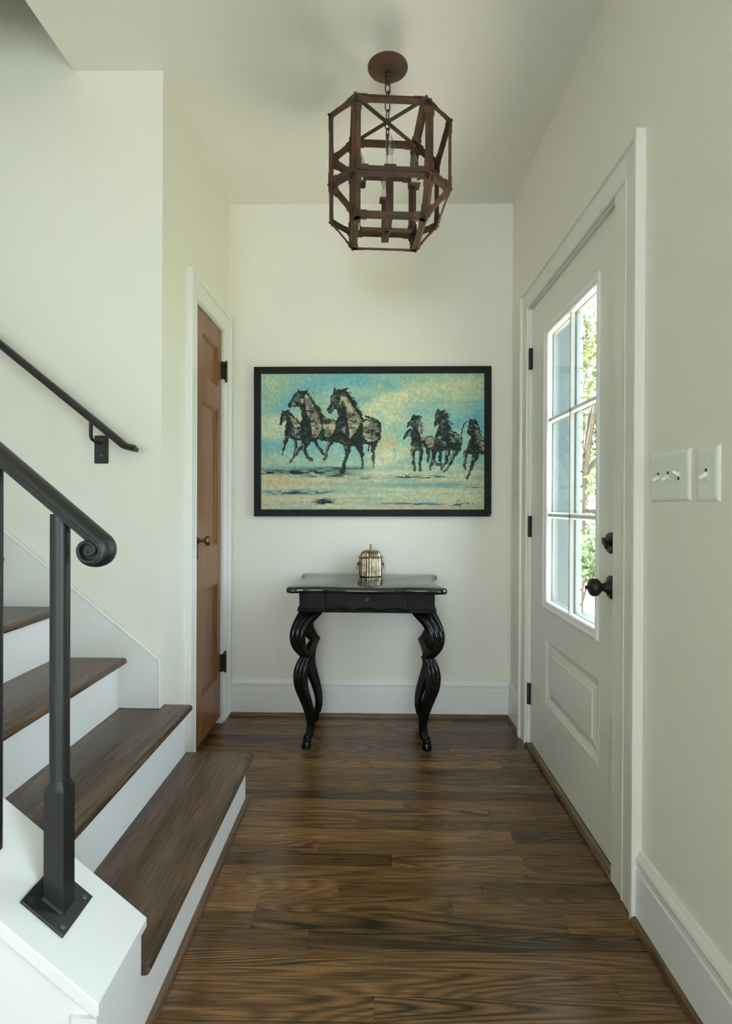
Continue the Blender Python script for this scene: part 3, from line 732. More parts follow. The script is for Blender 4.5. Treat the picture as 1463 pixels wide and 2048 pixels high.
def rail_prof(dome, web):
    """profile in (across, normal): half round top, rounded lip, recessed web below"""
    pts = []
    for j in range(13):
        t = PI * j / 12
        pts.append((HW * 0.96 * math.cos(t), 0.0018 + dome * math.sin(t)))
    pts += [(-HW * 0.98, 0.0012), (-HW * 1.04, 0.0), (-HW * 1.04, -0.0032), (-HW * 0.98, -0.0046), (-HW * 0.74, -0.0048), (-HW * 0.74, -web), (HW * 0.74, -web), (HW * 0.74, -0.0048), (HW * 0.98, -0.0046), (HW * 1.04, -0.0032), (HW * 1.04, 0.0), (HW * 0.98, 0.0012)]
    return pts
path2 = straight + spiral
secs = []
n = len(path2)
for i, p_ in enumerate(path2):
    a = path2[max(i - 1, 0)]; b = path2[min(i + 1, n - 1)]
    t = (b - a).normalized(); nrm = Vector((-t.y, t.x))
    if i < len(straight): nrm = top_n
    u = max(0, (i - len(straight))) / NSP * turns
    dome = 0.0140 if u == 0 else max(0.0004, 0.0140 * (1 - u / 0.62) + 0.003 * math.sin(PI * min(1, u / 0.6)))
    web = 0.0125 if u == 0 else max(0.0050, 0.0125 - u * 0.045)
    secs.append([(p_.x + nrm.x * d, PY + across, p_.y + nrm.y * d) for across, d in rail_prof(dome, web)])
add('handrail', MB().sweep(secs), 'iron', rl, smooth=True, angle=0.42)
add('scroll_eye', MB().lathe([(0.0085, -HW * 0.90), (0.0085, HW * 0.90)], 16, (c0.x, PY, c0.y), (0, 1, 0)).lathe([(0.020, -HW * 0.60), (0.020, HW * 0.60)], 20, (c0.x, PY, c0.y), (0, 1, 0)), 'iron', rl, smooth=True)

# ------------------------------------------------------------------ wall handrail
wrl = thing('wall_handrail', (-1.02, YS, 1.28), 'slim black iron handrail bracketed to the cream stair wall', 'handrail')
YH = YS - 0.066
def wz(x): return 1.338 + (-0.902 - x) * 0.806
hs = []
for (x, z, dx, dz) in ((-3.2, wz(-3.2), 1, -.806), (-1.6, wz(-1.6), 1, -.806), (-0.925, wz(-0.925), 1, -.806), (-0.904, wz(-0.904), 1, -.60), (-0.890, wz(-0.904) - 0.005, 1, -.30), (-0.872, wz(-0.904) - 0.009, 1, -.22), (-0.864, wz(-0.904) - 0.011, 1, -.22)):
    t = Vector((dx, dz)).normalized(); nrm = Vector((-t.y, t.x)); k = 0.45 if x > -0.868 else 1.0
    pr = [(0.022 * math.cos(PI * j / 10), 0.014 * math.sin(PI * j / 10) * k) for j in range(11)] + [(-0.018, -0.004), (-0.018, -0.010), (0.018, -0.010), (0.018, -0.004)]
    hs.append([(x + nrm.x * d, YH + a, z + nrm.y * d) for a, d in pr])
add('rail', MB().sweep(hs), 'iron', wrl, smooth=True, angle=0.7)
for bx_ in (-1.022, -2.4):
    zb = wz(bx_) - 0.105
    bk_ = add('bracket_plate', MB().box(bx_ - 0.026, bx_ + 0.026, YS - 0.006, YS, zb - 0.048, zb + 0.056), 'iron', wrl, bevel=0.0015, seg=1)
    arm = [(bx_ - 0.002, YS - 0.004, zb + 0.028), (bx_ - 0.004, YS - 0.040, zb + 0.030), (bx_ - 0.006, YH + 0.008, zb + 0.036), (bx_ - 0.006, YH, zb + 0.046), (bx_ - 0.006, YH, wz(bx_) - 0.004)]
    add('bracket_arm', MB().tube(arm, 0.0065, 10), 'iron', wrl, smooth=True)
    for dz in (-0.018, 0.040):
        add('screw', MB().lathe([(0.005, 0), (0.005, 0.001), (1e-7, 0.002)], 12, (bx_, YS - 0.006, zb + dz), (0, -1, 0)), 'screw_steel', bk_, smooth=True)

# ------------------------------------------------------------------ hanging lantern
lt = thing('lantern', (0, 0, 0), 'rusty iron strap lantern with four candle bulbs hanging from the ceiling', 'lantern')
a_, e_ = 0.211, 0.123
ZT, Z1, Z2, ZB = 2.547 - ZC, 2.470 - ZC, 2.232 - ZC, 2.130 - ZC
Vx = {}
for n_, z in (('T', ZT), ('B', ZB)):
    for i, (sx, sy) in enumerate(((-1, -1), (1, -1), (1, 1), (-1, 1))): Vx[(n_, i)] = Vector((sx * e_, sy * e_, z))
octo = [(-e_, -a_), (e_, -a_), (a_, -e_), (a_, e_), (e_, a_), (-e_, a_), (-a_, e_), (-a_, -e_)]
for n_, z in (('U', Z1), ('D', Z2)):
    for i, (x, y) in enumerate(octo): Vx[(n_, i)] = Vector((x, y, z))
faces = [[('T', i) for i in range(4)], [('B', i) for i in range(4)]]
for i in range(8): faces.append([('U', i), ('U', (i + 1) % 8), ('D', (i + 1) % 8), ('D', i)])
side_of = {0: (0, 1), 1: (2, 3), 2: (4, 5), 3: (6, 7)}
for nT, nO in (('T', 'U'), ('B', 'D')):
    for sidx in range(4):
        a0, a1 = side_of[sidx]
        faces.append([(nT, sidx), (nT, (sidx + 1) % 4), (nO, a1), (nO, a0)])
    for c in range(4):
        o1 = (2 * c - 1) % 8; o2 = (2 * c) % 8
        faces.append([(nT, c), (nO, o1), (nO, o2)])
ctr = Vector((0, 0, (Z1 + Z2) / 2))
edges = {}
for fi, f in enumerate(faces):
    for i in range(len(f)):
        k = tuple(sorted((f[i], f[(i + 1) % len(f)]))); edges.setdefault(k, []).append(fi)
def fnormal(f):
    p = [Vx[k] for k in f]; nrm = (p[1] - p[0]).cross(p[2] - p[0]).normalized(); c = sum(p, Vector()) / len(p)
    return (nrm if nrm.dot(c - ctr) > 0 else -nrm), c
def flange(mb, A, B, nrm, inw, w, t, lift):
    o = nrm * lift
    r1 = [A + o, A + inw * w + o, A + inw * w + o + nrm * t, A + o + nrm * t]
    r2 = [B + o, B + inw * w + o, B + inw * w + o + nrm * t, B + o + nrm * t]
    mb.sweep([r1, r2])
FWD = 0.0165
for k, fs in edges.items():
    A, B = Vx[k[0]], Vx[k[1]]; d = (B - A).normalized(); mb = MB(); cl = (MB(), MB())
    for fi in fs:
        nrm, c = fnormal(faces[fi]); inw = nrm.cross(d).normalized()
        if inw.dot(c - A) < 0: inw = -inw
        flange(mb, A, B, nrm, inw, FWD, 0.0016, 0.0)
        ln = min(0.042, (B - A).length * 0.3)
        flange(cl[0], A, A + d * ln, nrm, inw, FWD + 0.003, 0.0016, 0.0017)
        flange(cl[1], B - d * ln, B, nrm, inw, FWD + 0.003, 0.0016, 0.0017)
    sp_ = add('strap', mb, 'rust', lt)
    for q_ in cl: add('corner_clip', q_, 'rust', sp_)
for k, p_ in Vx.items():
    out = (p_ - ctr).normalized()
    add('rivet', MB().ball(p_ + out * 0.002, 0.0052, 8), 'rust', lt, smooth=True)
for s in (1, -1):
    add('top_brace', MB().bar((-e_, -e_ * s, ZT - 0.004 - (0.003 if s > 0 else 0)), (e_, e_ * s, ZT - 0.004 - (0.003 if s > 0 else 0)), 0.015, 0.003), 'rust', lt)
# canopy, stem, chain
cnp = add('canopy', MB().lathe([(0.0735, 0), (0.0735, -0.003), (0.066, -0.008), (0.040, -0.016), (0.012, -0.022), (1e-7, -0.023)], 40, (0, 0, 0)), 'rust', lt, smooth=True)
add('canopy_loop', MB().lathe([(0.010, -0.020), (0.013, -0.026), (0.013, -0.030), (0.009, -0.034), (0.012, -0.040), (0.012, -0.044), (0.007, -0.049)], 18, (0, 0, 0)).tube([(0.009 * math.cos(t), 0, -0.056 + 0.009 * math.sin(t)) for t in [2 * PI * i / 14 for i in range(14)]], 0.0022, 6, True), 'dark_brass', cnp, smooth=True)
def link(zc, turn, hh=0.0195, ww=0.0095):
    pts = []
    for i in range(20):
        t = 2 * PI * i / 20
        x = ww * math.cos(t); z = (hh - ww) * (1 if math.sin(t) > 0 else -1) + ww * math.sin(t) if abs(math.sin(t)) > 1e-3 else 0
        pts.append((x * math.cos(turn), x * math.sin(turn), zc + z))
    return MB().tube(pts, 0.0022, 6, True)
zc = -0.075; i = 0
while zc > ZT - 0.055:
    add('chain_link', link(zc, (i % 2) * PI / 2 + 0.4), 'black_hinge', lt, smooth=True); zc -= 0.0335; i += 1
add('stem_rod', MB().tube([(0, 0, zc + 0.03), (0, 0, ZB + 0.010)], 0.0042, 10), 'rust', lt, smooth=True)
# candle arms
ZA, ZP, ARM = ZB + 0.016, 2.306 - ZC, 0.100
for i in range(4):
    t = i * PI / 2 - PI / 2; dx, dy = math.cos(t), math.sin(t); sx, sy = -dy, dx
    mb = MB(); w = 0.013
    def R4(p, ax, up_): return [p + ax * x + up_ * y_ for x, y_ in ((-w, -.0015), (w, -.0015), (w, .0015), (-w, .0015))]
    ax = Vector((sx, sy, 0)); rad = Vector((dx, dy, 0)); up_ = Vector((0, 0, 1))
    mb.sweep([R4(rad * 0.0 + up_ * ZA, ax, up_), R4(rad * (ARM - 0.006) + up_ * ZA, ax, up_), R4(rad * ARM + up_ * (ZA + 0.006), ax, (up_ - rad).normalized()), R4(rad * ARM + up_ * ZP, ax, -rad)])
    am = add('candle_arm', mb, 'rust', lt)
    add('candle_pan', MB().sweep([[rad * ARM + up_ * zz + ax * x * hw + rad * y_ * hw for x, y_ in ((-1, -1), (1, -1), (1, 1), (-1, 1))] for zz, hw in ((ZP - 0.001, 0.010), (ZP, 0.018), (ZP + 0.006, 0.021), (ZP + 0.0075, 0.0205), (ZP + 0.003, 0.012))]), 'rust', am)
    c = rad * ARM
    add('candle_sleeve', MB().lathe([(0.0118, ZP + 0.002), (0.0118, ZP + 0.044), (0.0105, ZP + 0.046), (0.006, ZP + 0.047)], 18, (c.x, c.y, 0)), 'candle_sleeve', am, smooth=True)
    zb = ZP + 0.046
    bl = add('bulb', MB().lathe([(0.0085, zb), (0.0095, zb + 0.006), (0.0145, zb + 0.020), (0.0165, zb + 0.032), (0.0150, zb + 0.045), (0.0105, zb + 0.060), (0.0055, zb + 0.072), (0.0018, zb + 0.080), (1e-7, zb + 0.081)], 18, (c.x, c.y, 0)), 'bulb_glass', am, smooth=True, label='clear candle shaped bulb')
    add('bulb_core', MB().lathe([(0.004, zb), (0.0035, zb + 0.018), (0.0015, zb + 0.026), (0.001, zb + 0.034)], 10, (c.x, c.y, 0)), 'candle_sleeve', am, smooth=True)
hub = add('hub', MB().box(-0.016, 0.016, -0.016, 0.016, ZA - 0.006, ZA + 0.006), 'rust', lt)
add('hub_ball', MB().ball((0, 0, ZA - 0.012), 0.009, 14), 'black_hinge', hub, smooth=True)
lt.location = (0.0368, 1.990, ZC); lt.rotation_euler = (0, 0, math.radians(4))

# ------------------------------------------------------------------ console table (local frame: centre of top on the floor)
tb = thing('console_table', (0, 0, 0), 'black lacquered console table with one drawer and carved hoofed legs', 'table')
TZ = 0.767; TT = 0.028
def catmull(P, n, closed=True):
    out = []; m = len(P)
    for i in range(m):
        p0, p1, p2, p3 = [Vector((*P[(i + k) % m], 0)) for k in (-1, 0, 1, 2)]
        for j in range(n):
            t = j / n
            q = 0.5 * ((2 * p1) + (-p0 + p2) * t + (2 * p0 - 5 * p1 + 4 * p2 - p3) * t * t + (-p0 + 3 * p1 - 3 * p2 + p3) * t ** 3)
            out.append((q.x, q.y))
    return out
qd = [(0.0, -.252), (.10, -.248), (.19, -.236), (.265, -.240), (.320, -.254), (.350, -.244), (.356, -.212), (.338, -.160), (.320, -.09)]
qr = [(.314, 0.0)]
right_half = qd + qr + [(x, -y) for x, y in reversed(qd[1:])] + [(0.0, .252)]
outl = right_half + [(-x, y) for x, y in reversed(right_half[1:-1])]
ol = catmull(outl, 5)
def inset(poly, d):
    out = []; m = len(poly)
    for i in range(m):
        a = Vector(poly[i - 1]); b = Vector(poly[(i + 1) % m]); t = (b - a).normalized(); nrm = Vector((-t.y, t.x))
        out.append((poly[i][0] + nrm.x * d, poly[i][1] + nrm.y * d))
    return out
ringsT = [(0.010, -TT), (0.003, -TT + 0.003), (0.0, -TT + 0.010), (0.0, -0.012), (0.003, -0.005), (0.009, -0.001), (0.014, 0.0)]
mb = MB().sweep([[(x, y, TZ + dz) for x, y in inset(ol, d)] for d, dz in ringsT])
add('table_top', mb, 'lacquer_top', tb, smooth=True, angle=0.5)
# apron
AX, AY0, AY1, AZ0, AZ1 = 0.308, -0.168, 0.205, 0.650, TZ - TT
DX = 0.185
ap = MB().box(-AX, -DX, AY0, AY0 + 0.05, AZ0, AZ1).box(DX, AX, AY0, AY0 + 0.05, AZ0, AZ1).box(-AX, -AX + 0.022, AY0 + .05, AY1, AZ0, AZ1).box(AX - 0.022, AX, AY0 + .05, AY1, AZ0, AZ1).box(-AX + .022, AX - .022, AY1 - 0.022, AY1, AZ0, AZ1).box(-DX, DX, AY0 + 0.012, AY0 + 0.04, AZ0 - 0.006, AZ1)
add('apron', ap, 'lacquer', tb, bevel=0.002, seg=1)
# drawer front with scalloped lower edge
NS = 36
low = []
for i in range(NS + 1):
    x = -DX + 2 * DX * i / NS; u = (i / NS * 3) % 1.0
    if i == NS: u = 1.0
    low.append((x, AZ0 + 0.000 + 0.013 * math.sin(PI * u) ** 0.8))
dr = add('drawer', MB().prism([(-DX + .001, AZ1 - .001), (-DX + .001, low[0][1])] + low[1:-1] + [(DX - .001, low[-1][1]), (DX - .001, AZ1 - .001)], 1, AY0 - 0.001, AY0 + 0.011), 'lacquer', tb)
sc_ = MB()
for k in range(3):
    seg_ = low[k * 12:(k + 1) * 12 + 1]
    sc_.tube([(x, AY0 - 0.002, z + 0.002) for x, z in seg_], 0.0032, 8).tube([(x, AY0 - 0.001, z - 0.0055) for x, z in seg_], 0.0026, 8)
add('scallop_bead', sc_, 'lacquer', dr, smooth=True)
add('drawer_knob', MB().lathe([(0.012, 0), (0.012, 0.002), (0.006, 0.004), (0.006, 0.008), (0.011, 0.010), (0.011, 0.014), (0.006, 0.017), (1e-7, 0.0175)], 20, (0, AY0 - 0.001, 0.700), (0, -1, 0)), 'dark_brass', dr, smooth=True)
for s in (-1, 1):
    md = MB()
    for zz, pj, hh in ((AZ0 + 0.012, 0.006, 0.005), (AZ0 + 0.001, 0.008, 0.006)):
        x0, x1 = sorted((s * DX, s * (AX + pj))); md.box(x0, x1, AY0 - pj, AY0 + 0.004, zz - hh, zz + hh)
        x0, x1 = sorted((s * (AX - .004), s * (AX + pj))); md.box(x0, x1, AY0, AY1, zz - hh, zz + hh)
    add('apron_bead', md, 'lacquer', tb, bevel=0.003)
add('bottom_rail', MB().box(-DX - .02, DX + .02, AY0 + 0.001, AY0 + 0.03, AZ0 - 0.009, AZ0 - 0.001), 'lacquer', tb, bevel=0.002, seg=1)
# carved legs: strap-like S curve in two scrolls, reeded on the outer face, ending in a hoof
UP = [(-0.030, 0.655, .130, .030), (-0.008, 0.628, .112, .032), (0.022, 0.596, .092, .034), (0.046, 0.560, .080, .036), (0.057, 0.520, .075, .036), (0.050, 0.480, .070, .034), (0.030, 0.448, .062, .030), (0.008, 0.424, .055, .024)]
LO = [(0.002, 0.436, .056, .022), (0.018, 0.410, .060, .030), (0.034, 0.372, .066, .034), (0.040, 0.330, .068, .035), (0.035, 0.285, .064, .034), (0.018, 0.235, .056, .032), (0.000, 0.185, .047, .030), (-0.012, 0.140, .040, .028), (-0.016, 0.100, .035, .027), (-0.010, 0.062, .034, .028), (-0.004, 0.050, .038, .032)]
def smooth_path(P, n=4):
    out = []; m = len(P)
    for i in range(m - 1):
        p0, p1, p2, p3 = [Vector(P[min(max(i + k, 0), m - 1)]) for k in (-1, 0, 1, 2)]
        for j in range(n):
            t = j / n
            out.append(0.5 * ((2 * p1) + (-p0 + p2) * t + (2 * p0 - 5 * p1 + 4 * p2 - p3) * t * t + (-p0 + 3 * p1 - 3 * p2 + p3) * t ** 3))
    out.append(Vector(P[-1])); return out
def leg_mesh(hx, hy, ox, oy):
    mb = MB(); od = Vector((ox, oy, 0)).normalized(); fd = Vector((ox * .42, oy, 0)).normalized(); td = Vector((-fd.y, fd.x, 0)); up = Vector((0, 0, 1)); base = Vector((hx, hy, 0))
    for P in (UP, LO):
        S = [Vector(q) if False else q for q in smooth_path([Vector(p_) for p_ in [Vector(k) for k in P]])]
        secs = []
        for i, s_ in enumerate(S):
            a = S[max(i - 1, 0)]; b = S[min(i + 1, len(S) - 1)]
            tx, tz = b[0] - a[0], b[1] - a[1]; l = math.hypot(tx, tz); tx, tz = tx / l, tz / l
            nx, nz = -tz, tx            # outward normal in the (out, z) plane
            if nx < 0: nx, nz = -nx, -nz
            c = base + od * s_[0] + up * s_[1]; nv = fd * nx + up * nz; w, t = s_[2], s_[3]
            pts = []
            K = 18
            for j in range(K + 1):
                u = -1 + 2 * j / K
                reed = abs(math.sin(1.5 * PI * (u + 1))) ** 0.7
                pts.append(c + td * (u * w / 2) + nv * (t / 2 * (0.62 + 0.38 * math.sqrt(max(0, 1 - 0.55 * u * u))) - 0.006 * (1 - reed) * min(1, w / .05)))
            pts += [c + td * (w / 2 * .94) - nv * t / 2, c - td * (w / 2 * .94) - nv * t / 2]
            secs.append(pts)
        mb.sweep(secs)
    return mb
HX = 0.276
for (sx, hy, sy) in ((-1, -0.105, -1), (1, -0.105, -1), (-1, 0.232, .35), (1, 0.232, .35)):
    ox, oy = sx * 1.0, sy * 0.75
    lg = add('leg', leg_mesh(sx * HX, hy if sy < 0 else hy - 0.03, ox, oy), 'lacquer', tb, smooth=True, angle=0.6)
    hb = (sx * HX, hy if sy < 0 else hy - 0.03)
    fr_ = [(0.0205, 0.0), (0.0225, 0.006), (0.0205, 0.024), (0.0195, 0.030), (0.0215, 0.034), (0.0215, 0.041), (0.018, 0.045), (0.0195, 0.049), (0.0195, 0.054), (0.016, 0.060)]
    hm = MB().lathe(fr_, 20, (hb[0], hb[1], 0))
    od = Vector((ox * .4, oy, 0)).normalized()
    hm.v = [(x + od.x * 0.010 * max(0, 1 - z / .05), y + od.y * 0.010 * max(0, 1 - z / .05), z) for x, y, z in hm.v]
    add('hoof', hm, 'lacquer', lg, smooth=True)
tb.location = (-0.036, 2.612, 0); tb.rotation_euler = (0, 0, math.radians(-0.8))

# ------------------------------------------------------------------ silver canister on the table
jx, jy, jz = -0.025, 2.782, TZ + 0.0005
jr = thing('canister', (jx, jy, jz), 'small ribbed silver canister with domed lid on the black table', 'canister')
ribs = 26
mod = lambda t, j: 1.0 + 0.075 * abs(math.cos(t * ribs / 2)) - 0.05
add('body', MB().lathe([(0.0600, jz + 0.003), (0.0600, jz + 0.006), (0.0592, jz + 0.030), (0.0585, jz + 0.060), (0.0578, jz + 0.093)], 240, (jx, jy, 0), mod=mod), 'silver', jr, smooth=True, angle=1.2)
add('foot', MB().lathe([(0.0565, jz), (0.0565, jz + 0.0035)], 60, (jx, jy, 0)), 'dark_silver', jr)
lid = add('lid', MB().lathe([(0.062, jz + 0.093), (0.065, jz + 0.095), (0.0655, jz + 0.099), (0.063, jz + 0.101), (0.052, jz + 0.102)], 72, (jx, jy, 0)), 'silver', jr, smooth=True)
add('dome', MB().lathe([(0.052, jz + 0.101), (0.0505, jz + 0.110), (0.047, jz + 0.118), (0.041, jz + 0.125), (0.032, jz + 0.130), (0.020, jz + 0.1325), (0.007, jz + 0.1335)], 240, (jx, jy, 0), mod=lambda t, j: 1.0 + (0.08 * abs(math.cos(t * 16)) - 0.05) * (1 if j < 6 else 0)), 'silver', lid, smooth=True, angle=1.2)
add('finial', MB().lathe([(0.0065, jz + 0.133), (0.005, jz + 0.136), (0.0032, jz + 0.141), (0.0042, jz + 0.144), (0.0068, jz + 0.149), (0.0066, jz + 0.152), (0.0035, jz + 0.156), (0.0024, jz + 0.158), (0.0032, jz + 0.161), (0.0018, jz + 0.164), (1e-7, jz + 0.165)], 16, (jx, jy, 0)), 'silver', lid, smooth=True)
for s in (-1, 1):
    hd = add('handle_mask', MB().ball((jx + s * 0.060, jy, jz + 0.062), 0.0085, 10).ball((jx + s * 0.066, jy, jz + 0.056), 0.0045, 8), 'dark_silver', jr, smooth=True)
    add('handle_ring', MB().tube([(jx + s * (0.067 - 0.003 * math.sin(t)), jy + 0.009 * math.cos(t), jz + 0.045 + 0.011 * math.sin(t)) for t in [2 * PI * i / 18 for i in range(18)]], 0.0016, 6, True), 'dark_silver', hd, smooth=True)

# ------------------------------------------------------------------ light switches
def switch(name, y0, y1, z0, z1, gangs, label, group=None):
    t = thing(name, (XR, (y0 + y1) / 2, z0), label, 'light switch', group)
    x1 = XR - 0.007
    secs = []
    for ins, x in ((0, XR), (0, XR - 0.002), (0.003, XR - 0.005), (0.007, XR - 0.0065), (0.012, x1)):
        secs.append([(x, y0 + ins, z0 + ins), (x, y1 - ins, z0 + ins), (x, y1 - ins, z1 - ins), (x, y0 + ins, z1 - ins)])
    add('switch_plate', MB().sweep(secs), 'plastic', t)
    zc = (z0 + z1) / 2
    for i, updown in enumerate(gangs):
        yc = (y0 + y1) / 2 + (i - (len(gangs) - 1) / 2) * -0.046
        add('toggle_slot', MB().box(x1 - 0.0006, x1 + 0.001, yc - 0.0055, yc + 0.0055, zc - 0.013, zc + 0.013), 'plastic', t)
        add('slot_gap', MB().box(x1 - 0.0008, x1, yc - 0.0045, yc + 0.0045, zc + (0.005 if updown < 0 else -0.0115), zc + (0.0115 if updown < 0 else -0.005)), 'slot', t)
        a = Vector((x1, yc, zc)); b = a + Vector((-0.017, 0, updown * 0.009))
        d = (b - a).normalized(); u_ = Vector((0, 1, 0)); v_ = d.cross(u_)
        add('toggle', MB().sweep([[a + u_ * x * .0042 + v_ * y_ * .005 for x, y_ in ((-1, -1), (1, -1), (1, 1), (-1, 1))], [b + u_ * x * .0036 + v_ * y_ * .0035 for x, y_ in ((-1, -1), (1, -1), (1, 1), (-1, 1))]]), 'plastic', t, bevel=0.001)
        for dz in (-0.030, 0.030):
            add('screw', MB().lathe([(0.0032, 0), (0.0028, 0.0008), (1e-7, 0.001)], 10, (x1, yc, zc + dz), (-1, 0, 0)), 'plastic', t, smooth=True)
switch('light_switch', 1.249, 1.423, 1.146, 1.266, [-1, -1, 1], 'white three toggle light switch plate nearer the front door')
switch('light_switch', 1.144, 1.222, 1.143, 1.263, [-1], 'narrow white single toggle light switch at the right edge')
switch('light_switch', 2.712, 2.766, 1.132, 1.236, [-1], 'small cream switch plate on the wall strip beside the door hinges')

# ------------------------------------------------------------------ framed horse painting
pt = thing('framed_painting', (0, 0, 0), 'large oil painting of running horses in a flat black frame', 'painting')
PWD, PHT, FT = 1.2605, 0.7965, 0.037
YW = 0.0
def fmember(name, a):
    return add(name, a, 'frame_black', pt, bevel=0.0015, seg=1)
x0, x1, z0, z1 = -PWD / 2, PWD / 2, -PHT / 2, PHT / 2
fmember('frame_rail', MB().prism([(x0, z1), (x1, z1), (x1 - FT, z1 - FT), (x0 + FT, z1 - FT)], 1, -0.030, 0))
fmember('frame_rail', MB().prism([(x0, z0), (x1, z0), (x1 - FT, z0 + FT), (x0 + FT, z0 + FT)], 1, -0.030, 0))
fmember('frame_stile', MB().prism([(x0, z0), (x0, z1), (x0 + FT, z1 - FT), (x0 + FT, z0 + FT)], 1, -0.030, 0))
fmember('frame_stile', MB().prism([(x1, z0), (x1, z1), (x1 - FT, z1 - FT), (x1 - FT, z0 + FT)], 1, -0.030, 0))
lp = MB(); o_ = 0.022
for (xa, xb, za, zb) in ((x0 + o_, x1 - o_, z1 - o_ - .002, z1 - o_), (x0 + o_, x1 - o_, z0 + o_, z0 + o_ + .002), (x0 + o_, x0 + o_ + .002, z0 + o_, z1 - o_), (x1 - o_ - .002, x1 - o_, z0 + o_, z1 - o_)):
    lp.box(xa, xb, -0.0315, -0.029, za, zb)
add('frame_bead', lp, 'frame_black', pt)
add('frame_chip', MB().ball((x1 - 0.006, -0.027, z0 + 0.006), 0.0075, 8), 'bare_wood', pt, label='chipped bare wood corner')

def paint_canvas(GW, GH):
    """paints the picture as a colour array: sky, water, sand and the horses, in canvas coordinates"""
    rng = np.random.RandomState(5)
    U, V = np.meshgrid((np.arange(GW) + .5) / GW, (np.arange(GH) + .5) / GH)     # V from top down
    def noise(fx, fy, seed):
        r = np.random.RandomState(seed); g = r.rand(int(fy) + 4, int(fx) + 4)
        x = U * fx; y = V * fy; xi = x.astype(int); yi = y.astype(int)
        tx = x - xi; ty = y - yi; tx = tx * tx * (3 - 2 * tx); ty = ty * ty * (3 - 2 * ty)
        return (g[yi, xi] * (1 - tx) + g[yi, xi + 1] * tx) * (1 - ty) + (g[yi + 1, xi] * (1 - tx) + g[yi + 1, xi + 1] * tx) * ty
    def fbm(fx, fy, seed, oc=4):
        s = 0; a = .5; t = 0
        for k in range(oc): s = s + a * noise(fx * 2 ** k, fy * 2 ** k, seed + k); t += a; a *= .55
        return s / t
    S = lambda e0, e1, x: (lambda t: t * t * (3 - 2 * t))(np.clip((x - e0) / (e1 - e0), 0, 1))
    img = np.zeros((GH, GW, 3))
    def c(r, g, b): return np.array([r, g, b]) / 255.0
    img[:] = c(160, 192, 172)
    def lay(mask, col): 
        nonlocal img
        img = img * (1 - mask[..., None]) + col * mask[..., None]
    def blob(u, v, ru, rv, rot=0):
        du, dv = (U - u) * 1.635, V - v
        a = du * math.cos(rot) + dv * math.sin(rot); b = -du * math.sin(rot) + dv * math.cos(rot)
        return np.exp(-((a / (ru * 1.635)) ** 2 + (b / rv) ** 2))
    n1, n2, n3 = fbm(5, 4, 1), fbm(14, 9, 20), fbm(60, 38, 40)
    # sky: blue patches, then creamy cloud bands
    for (u, v, ru, rv, rot, k) in ((.31, .055, .16, .07, -.2, .9), (.14, .20, .10, .05, -.6, .9), (.05, .30, .09, .05, -.3, .8), (.46, .205, .06, .035, -.1, 1.0), (.45, .05, .06, .05, 0, .8), (.59, .10, .06, .04, .5, .7), (.70, .29, .05, .04, 0, .7), (.97, .33, .06, .12, 0, .9), (.88, .36, .06, .06, 0, .8), (.10, .52, .10, .04, 0, .6), (.02, .52, .04, .05, 0, .9), (.23, .53, .08, .06, 0, .8), (.64, .42, .05, .08, 0, .7), (.42, .55, .1, .06, 0, .7), (.78, .6, .12, .1, 0, .6), (.97, .62, .05, .12, 0, .7)):
        lay(np.clip(blob(u, v, ru, rv, rot) * k * (0.55 + 0.9 * n2), 0, .9), c(112, 176, 194))
    for (u, v, ru, rv, rot, k) in ((.10, .36, .16, .06, .15, .9), (.02, .44, .10, .05, 0, .7), (.52, .24, .12, .05, -.35, .9), (.62, .17, .14, .05, -.35, .9), (.76, .13, .14, .05, -.3, .8), (.92, .12, .12, .08, -.2, .7), (.55, .33, .14, .10, 0, .8), (.03, .06, .06, .06, 0, .5), (.60, .58, .10, .08, 0, .9), (.55, .50, .06, .10, 0, .7)):
        lay(np.clip(blob(u, v, ru, rv, rot) * k * (0.5 + 0.9 * n2), 0, .9), c(212, 212, 176))
    lay(S(.52, .8, n1) * .5, c(150, 196, 180)); lay(S(.58, .8, fbm(9, 7, 77)) * .35, c(134, 188, 196))
    # water and sand
    st_ = fbm(6, 60, 60); st2 = fbm(14, 130, 90)
    sand = S(.62, .74, V + (n1 - .5) * .06)
    lay(sand * .95, c(198, 198, 166))
    lay(S(.45, .75, st_) * S(.60, .66, V) * .75, c(142, 178, 166)); lay(S(.5, .8, st2) * S(.62, .7, V) * .55, c(220, 216, 186))
    lay(np.clip(blob(.05, .80, .28, .035) * 1.0, 0, .8), c(206, 188, 150)); lay(np.clip(blob(.15, .93, .25, .02), 0, .6), c(206, 188, 158)); lay(np.clip(blob(.70, .97, .2, .02), 0, .7), c(198, 174, 146))
    lay(np.clip(blob(.75, .82, .3, .02) * n2 * 1.6, 0, .8), c(112, 160, 158))
    def dark_band(u, v, ru, rv, k, col=(24, 46, 56), seed=0, th=.5):
        lay(np.clip(blob(u, v, ru, rv) * 1.6, 0, 1) * S(th, th + .16, fbm(26, 120, 300 + seed)) * k, c(*col))
    lay(np.clip(blob(.24, .70, .26, .018) * 1.2, 0, .7), c(104, 148, 150))
    for i, (u, v, ru, rv, k) in enumerate(((.10, .725, .11, .014, 1.0), (.22, .722, .10, .014, .9), (.30, .745, .10, .018, .7), (.35, .70, .10, .012, .6), (.12, .875, .08, .012, 1.0), (.20, .872, .09, .012, .9), (.30, .945, .05, .016, 1.0), (.29, .935, .03, .015, 1.0), (.66, .757, .06, .010, .9), (.75, .76, .06, .010, .9), (.74, .955, .05, .007, 1.0), (.70, .955, .02, .008, 1.0), (.84, .965, .08, .005, .9), (.62, .955, .06, .006, .6), (.93, .838, .07, .004, .7), (.5, .77, .08, .01, .4))):
        dark_band(u, v, ru, rv, k, seed=i * 7, th=.42)
